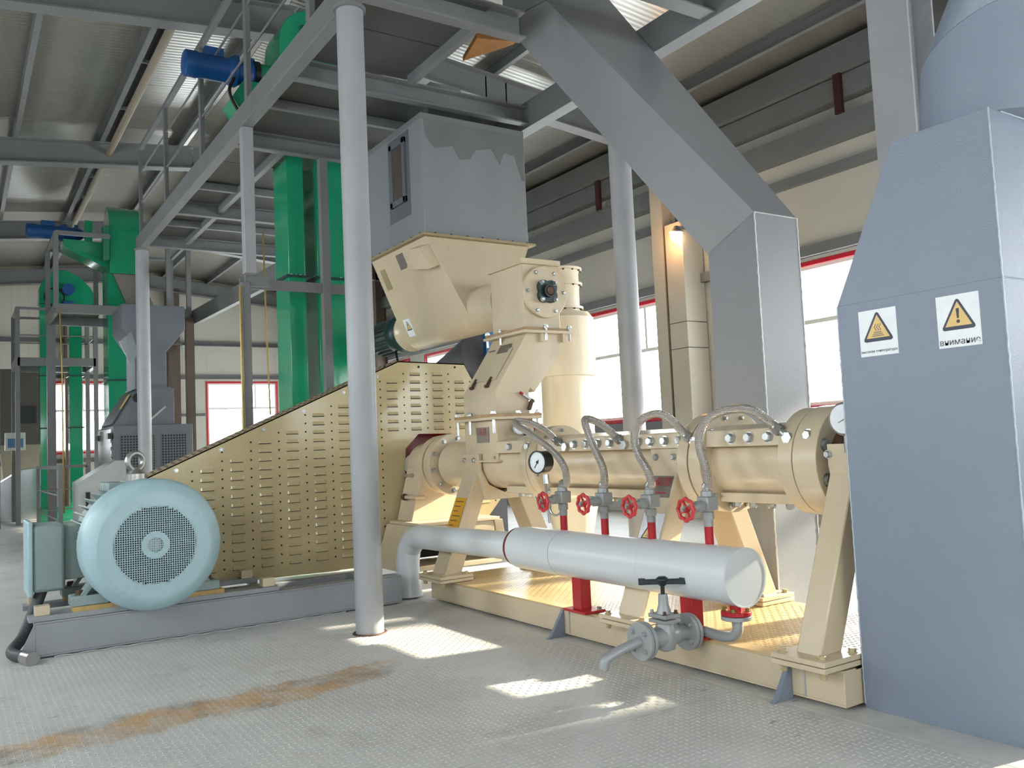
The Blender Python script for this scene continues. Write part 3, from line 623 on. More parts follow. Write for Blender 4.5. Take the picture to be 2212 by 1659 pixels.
sl_ = V((0, .31, .45)).normalized(); nd = V((0, -sl_.z, sl_.y))
dc = V((-6.77, 4.05+.17, 1.88+.25))
plate(ch, dc+nd*.004, (1, 0, 0), sl_, nd, .40, .36, cream, 'inspection_door', .006)
plate(ch, V((-6.72, 4.05+.275, 1.88+.40))+nd*.006, (1, 0, 0), sl_, nd, .19, .1, plateg, 'name_plate', .006)
for dx in (-.15, .12):
    p = dc+V((dx, 0, 0))-sl_*.2+nd*.015
    h = MB().beam(p-sl_*.06, p+sl_*.05, .02, .02).build('latch', rust, ch); MB().cyl(p-V((.02, 0, 0))-sl_*.05, p+V((.02, 0, 0))-sl_*.05, .016, n=10).build('latch_pin', rust, h)
    MB().cyl(dc+V((dx-.05, 0, 0))+sl_*.18+nd*.01, dc+V((dx+.05, 0, 0))+sl_*.18+nd*.01, .01, n=8).build('hinge', steel, ch)
# back door with toggle latch
bl_ = V((0, .39, .45)).normalized(); nb_ = V((0, bl_.z, -bl_.y)); c2 = V((-6.75, 4.605, 2.105))
plate(ch, c2+nb_*.005, (1, 0, 0), bl_, nb_, .52, .52, cream, 'rear_door', .06)
MB().beam(at(1127, 850, 0, -6.45), at(1155, 868, 0, -6.45), .02, .02).build('toggle_latch', steel, ch); MB().beam(at(1150, 862, 0, -6.45), at(1143, 885, 0, -6.45), .03, .03).build('toggle_latch', rust, ch)
MB().cyl(at(1124, 848, 0, -6.45), at(1129, 851, 0, -6.45), .014, n=8).build('latch_grip', red, ch)
for x_, y_ in ((-7.09, 4.37), (-6.85, 4.37), (-6.43, 4.6), (-6.43, 4.87)):
    MB().cyl((x_, y_, 2.34), (x_, y_, 2.49), .013, n=8).build('stud', chrome, ch); bolt(ch, (x_, y_, 2.462), (0, 0, 1), .022, .022)

YS, ZS2 = 4.635, 2.80
fd = thing('screw_feeder', 'cream screw feeder with a tapered hopper and round end plate under the grey bin', 'feeder', (-7.9, YS, 2.43))
fb = MB().box(-7.05, -6.5, 4.41, 4.82, 2.456, 3.06).build('end_housing', cream, fd, .006)
MB().box(-7.1, -6.43, 4.35, 4.89, 2.432, 2.456).build('housing_flange', mat('flange_edge_rust', '#a98a62'), fb, .002)
MB().box(-7.07, -6.48, 4.39, 4.84, 3.06, 3.07).build('housing_lid', cream, fb, .002); MB().box(-6.49, -6.48, 4.39, 4.84, 3.07, 3.11).build('lid_lip', cream, fb)
ep = MB().lathe((-6.5, YS+.01, 2.80), (1, 0, 0), [(0, .245), (.035, .245), (.04, .24)], 44).build('end_plate', cream, fd, .003)
for k in range(6):
    th = PI/6+PI/3*k+PI/6; bolt(ep, (-6.458, YS+.01+.205*math.cos(th), 2.80+.205*math.sin(th)), (1, 0, 0), .017, .02)
bh = MB().prism([(-6.46, YS+.01+r_*math.cos(t_), 2.80+r_*math.sin(t_)) for t_, r_ in [(k*PI/18, .095+.028*abs(math.cos(2*(k*PI/18)-PI/2))) for k in range(36)]], (.04, 0, 0)).build('bearing_flange', dgreen, ep, .004)
MB().lathe((-6.42, YS+.01, 2.80), (1, 0, 0), [(0, .062), (.03, .062), (.03, .045), (.0, .045)], 28, ring=True).build('bearing_ring', blackp, bh); MB().cyl((-6.45, YS+.01, 2.8), (-6.385, YS+.01, 2.8), .038, n=20).build('shaft_end', rust, bh)
for a, b in ((-1, -1), (-1, 1), (1, -1), (1, 1)): bolt(bh, (-6.418, YS+.01+a*.075, 2.8+b*.08), (1, 0, 0), .018, .028)
MB().cyl((-7.6, YS, ZS2), (-7.05, YS, ZS2), .24, n=40).build('screw_tube', cream, fd)
# hopper body: rectangular mouth narrowing to the U trough
HX0, HX1, HY0, HY1, HZ = -9.04, -7.70, 4.05, 5.33, 3.56
hp = MB(); ring0 = [V((HX0, HY0, HZ)), V((HX1, HY0, HZ)), V((HX1, HY1, HZ)), V((HX0, HY1, HZ))]
ring1 = [V((-9.03, YS-.2208, 2.706)), V((-7.48, YS-.2208, 2.706)), V((-7.48, YS+.2208, 2.706)), V((-9.03, YS+.2208, 2.706))]
hp.loft([ring1, ring0]); hp.build('hopper', cream, fd, .004)
hp2 = MB(); prof = [V((0, .24*math.cos(math.radians(203.1+133.8*k/14)), .24*math.sin(math.radians(203.1+133.8*k/14)))) for k in range(15)]
hp2.loft([[V((x_, YS, 2.80))+p for p in prof] for x_ in (-9.03, -7.48)]).build('trough', cream, fd)
MB().box(HX0-.05, HX1+.06, HY0-.05, HY1+.06, HZ, HZ+.025).build('hopper_flange', mat('flange_edge', '#9a8866', .5), fd, .002)
for k in range(7):
    bolt(fd, (HX0+.1+.2*k, HY0-.03, HZ+.025), (0, 0, 1), .014, .014, rust); bolt(fd, (HX1+.035, HY0+.1+.19*k, HZ+.025), (0, 0, 1), .014, .014, rust)
hn = (ring0[1]-ring0[0]).cross(ring0[0]-ring1[0]).normalized(); hn = hn if hn.y < 0 else -hn
def onface(px, py):
    d = at(px, py, 1, 4)-CAM; return CAM+d*((ring0[0]-CAM).dot(hn)/d.dot(hn))
hu = V((0, 1, 0)).cross(V((1, 0, 0))); hu = (ring0[0]-ring1[0]); hu = V((0, hu.y, hu.z)).normalized()
plate(fd, onface(868, 565), (1, 0, 0), hu, hn, .17, .17, plateg, 'name_plate'); plate(fd, onface(835, 605), (1, 0, 0), hu, hn, .13, .24, mat('rubbed_paint', '#9b8c68', .5), 'rating_label')
pk = [onface(907, 530), onface(926, 527), onface(950, 572), onface(900, 575)]
MB().prism(pk, hn*.13).build('sampling_pocket', cream, fd, .004)
sign(fd, onface(884, 708), (1, 0, 0), hu, hn, .16, .21)
# drive motor at the back of the feeder
MB().lathe((-9.03, YS, ZS2), (-1, 0, 0), [(0, .16), (.12, .2), (.18, .24), (.22, .24)], 36).build('gearbox_cone', cream, fd)
MB().lathe((-9.25, YS, ZS2), (-1, 0, 0), [(0, .24), (.06, .25), (.1, .22), (.14, .24), (.3, .23)], 36).build('gearbox', dgreen, fd)
fm = MB().cyl((-9.55, YS, ZS2), (-10.1, YS, ZS2), .19, n=32).build('motor_body', mat('dark_motor', '#3d4548', .45), fd)
for k in range(22):
    th = PI*2*k/22; MB().beam(V((-9.58, YS+.2*math.cos(th), ZS2+.2*math.sin(th))), V((-10.05, YS+.2*math.cos(th), ZS2+.2*math.sin(th))), .008, .05, up=(0, math.cos(th), math.sin(th))).build('cooling_fin', MATS['dark_motor'], fm)
MB().tube(smooth([(-9.5, YS-.1, 2.6), (-9.35, YS-.15, 2.45), (-9.3, YS-.12, 2.3), (-9.3, YS-.1, 2.1)]), .014, 6).build('cable', black, fd)

bn = thing('surge_bin', 'square grey surge bin with a sight window above the cream hopper', 'bin', (-8.4, 4.7, HZ+.025))
MB().box(HX0+.0, HX1, HY0, HY1, HZ+.03, 4.86).build('body', gduct, bn, .006)
MB().box(HX0, HX1+.002, HY0-.002, HY1, 4.8, 4.862).build('top_rim', steelg, bn, .003)
MB().box(-8.5, -7.99, HY0-.004, HY0, 3.86, 4.78).build('overspray_patch', machg, bn)
zz = [(4.08, 4.8), (4.1, 4.62), (4.2, 4.5), (4.42, 4.56), (4.5, 4.42), (4.62, 4.44), (4.7, 4.55), (4.9, 4.6), (5.0, 4.44), (5.06, 4.58), (5.2, 4.56), (5.28, 4.3), (5.32, 4.3), (5.32, 4.8)]
MB().prism([(HX1, y, z) for y, z in zz], (.003, 0, 0)).build('primer_patch', mat('dark_primer', '#6b6d6c', .5), bn, ang=0)
fr = MB(); wx0, wx1, wz0, wz1 = -8.43, -8.06, 4.02, 4.72
for q in ((wx0, wx0+.06, wz0, wz1), (wx1-.06, wx1, wz0, wz1), (wx0, wx1, wz0, wz0+.06), (wx0, wx1, wz1-.06, wz1)): fr.box(q[0], q[1], HY0-.03, HY0, q[2], q[3])
fo = fr.build('sight_window_frame', machg, bn, .003); MB().box(wx0+.06, wx1-.06, HY0-.012, HY0, wz0+.06, wz1-.06).build('sight_glass', mat('dusty_glass', '#57504a', .15, var=.3, scale=4), fo)
MB().rect_loft([(HX0+.1, HX0+.9, HY0+.3, HY1-.3, 4.862), (HX0+.25, HX0+.75, HY0+.45, HY1-.45, 5.5)]).build('spout', galv, bn)

# ================================================================== MAIN MOTOR AND SKID
sk = thing('motor_skid', 'grey steel skid beam under the big pale blue motor', 'skid', (-7.6, 2.1, 0))
MB().channel((-7.29, .5, .135), (-7.29, 3.42, .135), .14, .25, .014, side=-1).build('skid_beam', gpaint, sk, .004)
MB().channel((-8.15, .5, .1), (-8.15, 3.42, .1), .14, .19, .014, side=-1).build('skid_beam', gpaint, sk, .004)
for y_ in (.56, 2.2, 3.3): MB().beam((-7.36, y_, .12), (-8.08, y_, .12), .1, .18).build('cross_member', gpaint, sk, .003)
MB().prism([(-7.22, .5, .26), (-7.22, .5, 0), (-7.22, .38, 0)], (-.02, 0, 0)).build('gusset', gpaint, sk)
for xr in (-7.31, -7.95):
    MB().box(xr-.08, xr+.08, .46, 2.3, .262, .30).build('slide_rail', gpaint, sk, .003); MB().box(xr-.06, xr+.07, .75, 1.85, .30, .335).build('rail_shim', mat('rusty_cream', '#b8985f', .6, var=.2, scale=8, dirt='#9a5a20', dirt_amt=.7), sk)
    for y_ in (.55, 2.22): MB().box(xr-.05, xr+.05, y_-.05, y_+.05, .30, .37).build('rail_stop', cream, sk, .004)
mt = thing('electric_motor', 'large pale blue electric motor with a round perforated fan cover', 'motor', (-7.5, 1.28, .335))
MY, MZ, MX = 1.275, .765, -6.93
# cowl: shell with a recessed front rim
MB().lathe((MX, MY, MZ), (-1, 0, 0), [(.012, .392), (-.004, .396), (-.004, .405), (.012, .43), (.045, .478), (.085, .495), (.36, .495), (.36, .485), (.09, .485), (.05, .465), (.02, .40)], 72, ring=True).build('fan_cowl', motorb, mt, 0, 50)
gr = MB(); step = .0165; Rg = .297; nG = int(Rg/step)
for k in range(-nG-1, nG+2):
    c_ = k*step; hlf = math.sqrt(max(Rg**2-c_*c_, 0)) if abs(c_) < Rg else 0
    if hlf > .01: gr.box(MX-.004, MX+.002, MY-hlf, MY+hlf, MZ+c_-.0026, MZ+c_+.0026); gr.box(MX-.004, MX+.0025, MY+c_-.0026, MY+c_+.0026, MZ-hlf, MZ+hlf)
gro = gr.build('fan_grille', motorb, mt, ang=0)
MB().lathe((MX, MY, MZ), (1, 0, 0), [(-.008, .4), (-.008, .288), (.002, .288), (.002, .4)], 64, ring=True).build('grille_rim', motorb, mt)
MB().lathe((MX, MY, MZ), (1, 0, 0), [(-.006, .056), (.005, .056), (.005, .1), (-.006, .1)], 40, ring=True).build('hub_ring', motorb, mt)
MB().cyl((MX-.2, MY, MZ), (MX-.05, MY, MZ), .1, n=24).build('fan_hub', steel, mt)
for k in range(7):
    th = 2*PI*k/7; e = V((0, math.cos(th), math.sin(th))); MB().beam(V((MX-.12, MY, MZ))+e*.09, V((MX-.12, MY, MZ))+e*.28, .1, .012, up=V((.3, -e.z, e.y))).build('fan_blade', MATS['dark_motor'], mt)
MB().cyl((MX-.36, MY, MZ), (MX-.34, MY, MZ), .48, n=48).build('fan_shroud_back', black, mt)
MB().cyl((MX-.36, MY, MZ), (-8.3, MY, MZ), .40, n=48).build('stator_body', motorg, mt)
for k in range(44):
    th = 2*PI*(k+.5)/44
    if 1.35*PI < th < 1.65*PI: continue
    e = V((0, math.cos(th), math.sin(th))); MB().beam(V((MX-.4, MY, MZ))+e*.425, V((-8.2, MY, MZ))+e*.425, .012, .09, up=e).build('cooling_fin', motorg, mt)
for k in range(6):     # lifting lugs on the crown
    MB().box(-7.5-.1*k, -7.44-.1*k, MY-.25, MY-.05, MZ+.40, MZ+.47).build('top_lug', motorg, mt, .008)
for sgn in (-1, 1):
    for xf in (-7.34, -7.95):
        ft = MB().loft([[V((xf-.1, MY+sgn*.54, .335)), V((xf+.1, MY+sgn*.54, .335)), V((xf+.1, MY+sgn*.28, .335)), V((xf-.1, MY+sgn*.28, .335))], [V((xf-.1, MY+sgn*.54, .41)), V((xf+.1, MY+sgn*.54, .41)), V((xf+.1, MY+sgn*.28, .41)), V((xf-.1, MY+sgn*.28, .41))]]).build('foot', motorg, mt, .01)
        MB().beam(V((xf, MY+sgn*.46, .4)), V((xf, MY+sgn*.3, .62)), .03, .16, up=(1, 0, 0)).build('foot_web', motorg, ft); bolt(ft, (xf, MY+sgn*.47, .41), (0, 0, 1), .03, .035, rust)
ey = MB().torus((-7.55, MY-.03, MZ+.63), (1, .4, 0), .068, .023, 28, 10).build('lifting_eye', steel, mt); MB().lathe((-7.55, MY-.03, MZ+.47), (0, 0, 1), [(0, .075), (.06, .075), (.08, .055), (.1, .03)], 24).build('eye_base', steel, ey); MB().box(-7.66, -7.44, MY-.13, MY+.07, MZ+.38, MZ+.48).build('eye_pad', motorg, ey, .006)
tx = MB().box(-8.0, -7.55, .51, .73, .43, .94).build('terminal_box', motorg, mt, .025)
MB().box(-8.02, -7.53, .475, .51, .40, .97).build('terminal_lid', motorb, tx, .01); MB().box(-7.93, -7.62, .73, .9, .5, .92).build('terminal_neck', motorg, tx, .008)
cb_ = thing('power_cable', 'dark ribbed power conduit drooping from the motor box to the floor', 'cable', (-7.5, .45, 0))
MB().tube(smooth([(-7.7, .58, .43), (-7.66, .52, .28), (-7.55, .44, .12), (-7.36, .36, .05), (-7.1, .44, .045)], 8), .042, 12).build('conduit', cable, cb_)
MB().cyl((-7.13, .43, .045), (-7.02, .47, .045), .05, n=14).build('gland', steel, cb_)

# ================================================================== STEAM MANIFOLD
YM, ZM = 3.69, .60
mf = thing('steam_manifold', 'white lagged steam manifold pipe with an elbow on red feet', 'pipe', (-5, YM, .2))
def lag(x0, x1, r): return MB().lathe((x0, YM, ZM), (1, 0, 0), [(0, r), (x1-x0, r)], 44).build('lagging_sleeve', white, mf, .003)
MB().lathe((-5.62, YM, ZM), (1, 0, 0), [(0, .14), (.0, .155), (.05, .16), (.57, .162)], 44).build('lagging_sleeve', white, mf)
lag(-5.048, -4.12, .16); lag(-4.118, -3.38, .163)
MB().lathe((-3.38, YM, ZM), (1, 0, 0), [(0, .158), (.004, .166), (.012, .166), (.012, .158), (.008, .155)], 44).build('end_cap', white, mf)
MB().lathe((-5.64, YM, ZM), (1, 0, 0), [(-.02, .1), (-.02, .148), (.06, .148)], 40).build('insulation_edge', insul, mf)
R1 = .11
MB().lathe((-7.22, YM-.05, ZM-.02), (1.62, .05, .02), [(0, R1), (1.6, R1)], 36).build('pipe_sleeve', white, mf)
el = [V((-7.24, YM-.05, ZM-.02)), V((-7.36, YM-.06, ZM-.05)), V((-7.45, YM-.07, ZM-.15)), V((-7.47, YM-.08, ZM-.27))]
MB().tube([V((-7.18, YM-.05, ZM-.02))]+el+[V((-7.47, YM-.08, ZM-.3))], R1+.002, 36).build('elbow', white, mf, 0, 20)
MB().lathe((-7.47, YM-.08, ZM-.29), (0, 0, -1), [(0, R1), (.16, R1*1.03), (.295, R1*1.22)], 36).build('down_pipe', white, mf)
for x_ in (-4.9, -3.82):
    MB().prism([(x_-.05, YM-.03, ZB+.02), (x_+.05, YM-.03, ZB+.02), (x_+.05, YM+.06, ZB+.02), (x_-.05, YM+.06, ZB+.02)], (0, 0, .32)).build('red_foot', red, mf, .004)
    f_ = MB().box(x_-.13, x_+.13, YM-.06, YM+.12, ZB+.006, ZB+.024).build('red_foot_plate', red, mf, .003)
    for dx in (-.1, .1): bolt(f_, (x_+dx, YM+.09, ZB+.024), (0, 0, 1), .02, .022)
VX = [-5.09, -4.62, -4.15, -3.655]
for x_ in VX:
    MB().cyl((x_, YM+.03, ZM+.12), (x_, YM+.03, .92), .026, n=18).build('red_riser', red, mf)
    MB().cyl((x_, YM+.03, .865), (x_, YM+.03, .92), .0285, n=18).build('grey_riser_end', valveg, mf)
# valves
def handwheel(c, n, R, r, m, parent, spokes=4):
    h = MB().torus(c, n, R, r, 64, 8, 8, r*.35).build('handwheel', m, parent); a, b, d = frame(n); s_ = MB()
    for k in range(spokes):
        th = 2*PI*k/spokes+.4; s_.beam(V(c)+d*-.008, V(c)+(a*math.cos(th)+b*math.sin(th))*R, r*1.1, r*.9, up=d)
    s_.build('wheel_spokes', m, h); MB().lathe(V(c)-d*.015, d, [(0, .02), (.03, .018)], 14).build('wheel_hub', m, h); MB().lathe(V(c)+d*.014, d, [(0, .014), (.018, .012)], 6).build('wheel_nut', steel, h); return h
vlab = ['steam valve with red handwheel nearest the pressure gauge', 'second red handwheel steam valve right of the pressure gauge', 'red handwheel steam valve in front of the warning label on the leg', 'steam valve with red handwheel nearest the white pipe end']
hoses = [
 [(1224, 1045, 3.72), (1219, 1010, 3.72), (1195, 975, 3.74), (1150, 940, 3.8), (1116, 918, 3.86), (1118, 909, 3.9), (1150, 915, 3.93), (1180, 932, 3.97), (1200, 950, 4.0)],
 [(1306, 1048, 3.72), (1302, 1010, 3.73), (1280, 960, 3.78), (1264, 915, 3.83), (1268, 905, 3.88), (1295, 914, 3.92), (1318, 932, 3.96), (1330, 943, 4.0)],
 [(1408, 1045, 3.72), (1398, 1015, 3.73), (1378, 980, 3.76), (1371, 945, 3.8), (1383, 910, 3.86), (1415, 894, 3.9), (1445, 903, 3.94), (1472, 930, 3.98), (1480, 940, 4.0)],
 [(1530, 1050, 3.72), (1524, 1010, 3.73), (1512, 970, 3.76), (1512, 935, 3.8), (1530, 905, 3.84), (1570, 886, 3.88), (1620, 885, 3.92), (1655, 905, 3.96), (1672, 920, 4.0)]]
hlab = ['braided steel hose looping beside the inlet box gauge', 'braided steel hose with the sharpest narrow bend', 'braided steel hose in front of the mid leg name plate', 'braided steel hose making the widest arch at the right']
YV = YM+.03
for i, x_ in enumerate(VX):
    t = thing('steam_valve', vlab[i], 'valve', (x_, YV, .9), 'red handwheel valves on the steam manifold')
    MB().lathe((x_, YV, .905), (0, 0, 1), [(0, .036), (.04, .036), (.045, .032), (.06, .032)], 8).build('lower_nut', valveg, t, .002)
    MB().box(x_-.042, x_+.046, YV-.045, YV+.045, .955, 1.04).build('body', valveg, t, .008)
    MB().lathe((x_, YV, 1.04), (0, 0, 1), [(0, .038), (.03, .036), (.035, .027), (.075, .025)], 8).build('upper_nut', valveg, t, .002)
    MB().lathe((x_, YV-.04, .985), (0, -1, 0), [(0, .034), (.05, .034), (.055, .025), (.09, .022), (.12, .012), (.16, .01)], 12).build('bonnet', valveg, t)
    handwheel((x_, YV-.175, .975), (0, -1, 0), .06, .012, redw, t)
    hz = thing('braided_hose', hlab[i], 'hose', (x_, YV, 1.1), 'braided steel steam hoses')
    P_ = [V((x_, YV, 1.10))]+[at(*p[:2], 1, p[2]) for p in hoses[i]]; S_ = smooth(P_, 7)
    MB().tube(S_, .0265, 14).build('braid', braidm, hz)
    MB().cyl((x_, YV, 1.09), P_[1]+(P_[2]-P_[1])*.1, .03, n=16).build('lower_ferrule', chrome, hz)
    e = S_[-1]; tg = V((at([1224, 1352, 1503, 1705][i], [966, 962, 955, 946][i], 1, YA-.27)-e)).normalized(); plugp = at([1224, 1352, 1503, 1705][i], [966, 962, 955, 946][i], 1, YA-.265)
    Ld = (plugp-e).length
    MB().lathe(e-tg*.02, tg, [(0, .029), (.04, .029)], 16).build('crimp_sleeve', chrome, hz)
    MB().lathe(e+tg*.02, tg, [(0, .036), (.035, .036)], 6).build('union_nut', steel, hz); MB().lathe(e+tg*.055, tg, [(0, .022), (max(Ld-.07, .02), .022)], 14).build('adapter', chrome, hz)
    MB().lathe(plugp+V((0, -.0, 0)), (0, -1, .1), [(0, .034), (.03, .034)], 6).build('elbow_fitting', chrome, hz)
# manifold pressure gauge on a pigtail siphon
pg = thing('pressure_gauge', 'black rimmed pressure gauge on a thin coiled stem beside the first valve', 'gauge', at(1188, 1128, 1, YM))
gb = at(1168, 998, 1, YM+.02); gd_ = V((.25, -1, 0)).normalized()
st = at(1188, 1130, 1, YM+.02)
MB().tube(smooth([st, at(1184, 1095, 1, YM+.02), at(1180, 1070, 1, YM+.02), at(1180, 1030, 1, YM+.02)], 5), .011, 8).build('stem', steel, pg)
MB().torus(at(1200, 1098, 1, YM+.04), (.3, -1, 0), .052, .009, 32, 8).build('siphon_coil', steel, pg)
MB().cyl(at(1180, 1045, 1, YM+.02), at(1178, 1025, 1, YM+.02), .026, n=8).build('stem_nut', chrome, pg)
MB().lathe(gb-gd_*.055, gd_, [(0, .07), (.0, .082), (.08, .082), (.085, .086), (.1, .086), (.1, .077), (.09, .077)], 40).build('case', blackp, pg)
MB().lathe(gb+gd_*.032, gd_, [(0, .078), (.004, .078)], 40).build('dial', labelw, pg)
nz_ = gb+gd_*.038; ga = V((1, .25, 0)).normalized()
MB().beam(nz_+ga*.012+V((0, 0, .018)), nz_-ga*.032-V((0, 0, .045)), .005, .003, up=gd_).build('needle', black, pg)
MB().lathe(nz_, gd_, [(0, .011), (.004, .011)], 14).build('needle_hub', black, pg)

# ================================================================== DRAIN VALVE
dv = thing('drain_valve', 'grey flanged drain valve with a black bar handle and a bent spout', 'valve', at(1440, 1400, 1, 3.5))
vc = V((-3.98, 3.42, .36)); vc = at(1437, 1374, 1, 3.44)
fy0 = at(1400, 1390, 1, 3.30); fy1 = at(1478, 1370, 1, 3.62)
ax_ = V((0, 1, 0)); 
MB().lathe(vc, (0, 0, 1), [(-.085, .02), (-.07, .055), (0, .068), (.05, .055), (.08, .045)], 28).build('body', valveg, dv)
MB().lathe(vc-ax_*.17, ax_, [(0, .05), (.06, .042), (.12, .06), (.22, .06), (.28, .042), (.34, .05)], 24).build('bore', valveg, dv)
for k, s_ in ((-.185, 1), (.165, 1)):
    for kk in (0, .027): 
        f_ = MB().lathe(vc+ax_*(k+kk*s_-.012), ax_, [(0, .106), (.022, .106)], 36).build('flange', valveg, dv, .002)
    for q in range(4): bolt(f_, vc+ax_*(k-.014)+V((.07*math.cos(q*PI/2+.78), 0, .07*math.sin(q*PI/2+.78))), (0, -1, 0), .013, .016, valveg)
MB().box(vc.x-.07, vc.x+.07, vc.y-.06, vc.y+.06, vc.z+.08, vc.z+.1).build('bonnet_flange', valveg, dv, .003); MB().box(vc.x-.07, vc.x+.07, vc.y-.06, vc.y+.06, vc.z+.108, vc.z+.13).build('bonnet_flange', valveg, dv, .003)
for a, b in ((-1, -1), (-1, 1), (1, -1), (1, 1)): bolt(dv, vc+V((a*.053, b*.043, .13)), (0, 0, 1), .011, .02, rust if a > 0 else valveg)
MB().lathe(vc+V((0, 0, .13)), (0, 0, 1), [(0, .045), (.05, .03), (.11, .027), (.11, .01)], 20).build('bonnet', valveg, dv)
MB().cyl(vc+V((0, 0, .22)), vc+V((0, 0, .31)), .012, n=10).build('stem', blackp, dv)
hd = MB().beam(vc+V((0, 0, .31))-V((.075, .09, 0)), vc+V((0, 0, .31))+V((.075, .09, 0)), .03, .03).lathe(vc+V((0, 0, .285)), (0, 0, 1), [(0, .018), (.04, .04), (.055, .02)], 14).build('handle', mat('dark_teal_handle', '#1f2d33', .4), dv, .006)
for s_ in (-1, 1): MB().cyl(vc+V((s_*.075, s_*.09, .295)), vc+V((s_*.075, s_*.09, .33)), .02, n=12).build('handle_knob', MATS['dark_teal_handle'], dv)
sp = vc-ax_*.195
MB().tube(smooth([sp, sp+V((-.01, -.1, -.02)), sp+V((-.02, -.18, -.045)), sp+V((-.03, -.23, -.07)), sp+V((-.032, -.245, -.12))], 6), .028, 16).build('spout', valveg, dv)
pe = V((-3.5, YM, ZM-.2))
pe = V((vc.x+.32, YM+.0, ZM-.24)); e1 = vc+ax_*.205
MB().tube(smooth([e1, e1+V((.05, .04, 0)), V((pe.x-.08, pe.y+.0, pe.z-.11)), pe+V((0, 0, -.07)), pe+V((0, 0, .02))], 6), .03, 16).build('inlet_pipe', valveg, dv)
MB().lathe(pe, (0, 0, 1), [(0, .085), (.022, .085)], 32).build('inlet_flange', valveg, dv, .002); MB().lathe(pe+V((0, 0, .026)), (0, 0, 1), [(0, .085), (.022, .085)], 32).build('mating_flange', red, dv, .002)
MB().cyl(pe+V((0, 0, .04)), pe+V((0, 0, .13)), .035, n=18).build('inlet_neck', red, dv)
for q in range(4): bolt(dv, pe+V((.065*math.cos(q*PI/2+.5), .065*math.sin(q*PI/2+.5), .048)), (0, 0, 1), .013, .02, brass)

# ================================================================== GREY DUCTS
dd = thing('diagonal_duct', 'grey rectangular duct rising from behind the barrel and bending up to the left', 'duct', (-4.5, 5.24, 0))
y0, y1 = 5.0, 5.48
xa, xb = -4.74, -4.255
MB().box(xa, xb, y0, y1, 0, 2.82).build('lower_leg', gduct, dd, .004)
MB().loft([[V((xa, y0, 2.815)), V((xb, y0, 3.04)), V((xb, y1, 3.04)), V((xa, y1, 2.815))],
           [V((-6.9, 4.6, 5.58)), V((-6.17, 4.6, 5.475)), V((-6.2, 5.38, 5.7)), V((-6.93, 5.38, 5.8))]]).build('diagonal_leg', gduct, dd, .003)
MB().prism([(xa, y0, 2.815), (xb, y0, 2.815), (xb, y0, 3.04)], (0, y1-y0, 0)).build('mitre_wedge', gduct, dd)
MB().loft([[V((-6.9, 4.6, 5.585)), V((-6.17, 4.6, 5.48)), V((-6.2, 5.38, 5.705)), V((-6.93, 5.38, 5.805))], [V((-6.9, 4.6, 7.35)), V((-6.18, 4.6, 7.35)), V((-6.18, 5.38, 7.35)), V((-6.9, 5.38, 7.35))]]).build('upper_leg', gduct, dd, .003)
wb = MB()
for p, q in (((xb, y0, .05), (xb, y0, 3.04)), ((xb, y1, .05), (xb, y1, 3.04)), ((xb, y0, 3.04), (xb, y1, 3.04))):
    p, q = V(p), V(q); n_ = int((q-p).length/.03); wb.tube([p+(q-p)*(k/n_)+V((.0015*math.sin(k*2.3), .0015*math.cos(k*1.9), 0)) for k in range(n_+1)], .006, 6)
wb.build('weld_seam', weldm, dd)
for p, q in (((-4.76, 5.0, 2.815), (xb-.0, 5.0, 3.04)),): MB().tube([V(p), V(q)], .0025, 6).build('mitre_seam', gduct, dd)

rd = thing('exhaust_duct', 'big blue grey duct with two warning stickers standing at the die end', 'duct', (-2.35, 4.28, 0))
yd0, yd1 = 3.84, 4.72
MB().prism([(-2.77, yd0, 0), (-1.93, yd0, 0), (-1.93, yd0, 2.03), (-2.77, yd0, 2.03)], (0, yd1-yd0, 0)).build('lower_box', bluegrey, rd, .0012)
MB().prism([(-2.77, yd0, 2.03), (-1.93, yd0, 2.03), (-1.93, yd0, 2.79), (-2.395, yd0, 2.79)], (0, yd1-yd0, 0)).build('tapered_box', bluegrey, rd, .0012)
wb = MB()
for p, q in (((-1.93, yd0, .02), (-1.93, yd0, 2.79)), ((-2.77, yd0, .02), (-2.77, yd0, 2.03)), ((-1.93, yd0, 2.03), (-1.93, yd1, 2.03)), ((-1.93, yd0+.1, 2.79), (-1.93, yd1, 2.79))):
    p, q = V(p), V(q); n_ = int((q-p).length/.025); wb.tube([p+(q-p)*(k/n_)+V((.001*math.sin(k*2.3), .001*math.cos(k*1.9), 0)) for k in range(n_+1)], .0042, 6)
wb.build('weld_seam', mat('painted_weld', '#aab6c2', .3, .3, bump=.8, bscale=160), rd)
MB().loft([[V((-2.1+.3*math.cos(t_)*(1 if abs(math.cos(t_)) < .9 else .97), 4.16+.3*math.sin(t_), 2.79)) for t_ in [2*PI*k/32 for k in range(32)]], [V((-2.1+.27*math.cos(t_), 4.16+.27*math.sin(t_), 3.22+.12*math.cos(t_))) for t_ in [2*PI*k/32 for k in range(32)]]]).build('round_neck', bluegrey, rd)
MB().loft([[V((-2.1+.27*math.cos(t_), 4.16+.27*math.sin(t_), 3.222+.12*math.cos(t_))) for t_ in [2*PI*k/32 for k in range(32)]], [V((-1.55+.24*math.cos(t_), 4.2+.27*math.sin(t_), 4.3+.2*math.cos(t_))) for t_ in [2*PI*k/32 for k in range(32)]], [V((-.9+.24*math.cos(t_), 4.2+.27*math.sin(t_), 5.6)) for t_ in [2*PI*k/32 for k in range(32)]]]).build('leaning_pipe', bluegrey, rd)
X_, Z_, NY = (1, 0, 0), (0, 0, 1), (0, -1, 0)
sign(rd, (-2.545, yd0-.001, 1.868), X_, Z_, NY, .205, .23, 'высокая температура', .0185, 'heat')
sign(rd, (-2.138, yd0-.001, 1.868), X_, Z_, NY, .2, .24, 'внимание', .04, '!')

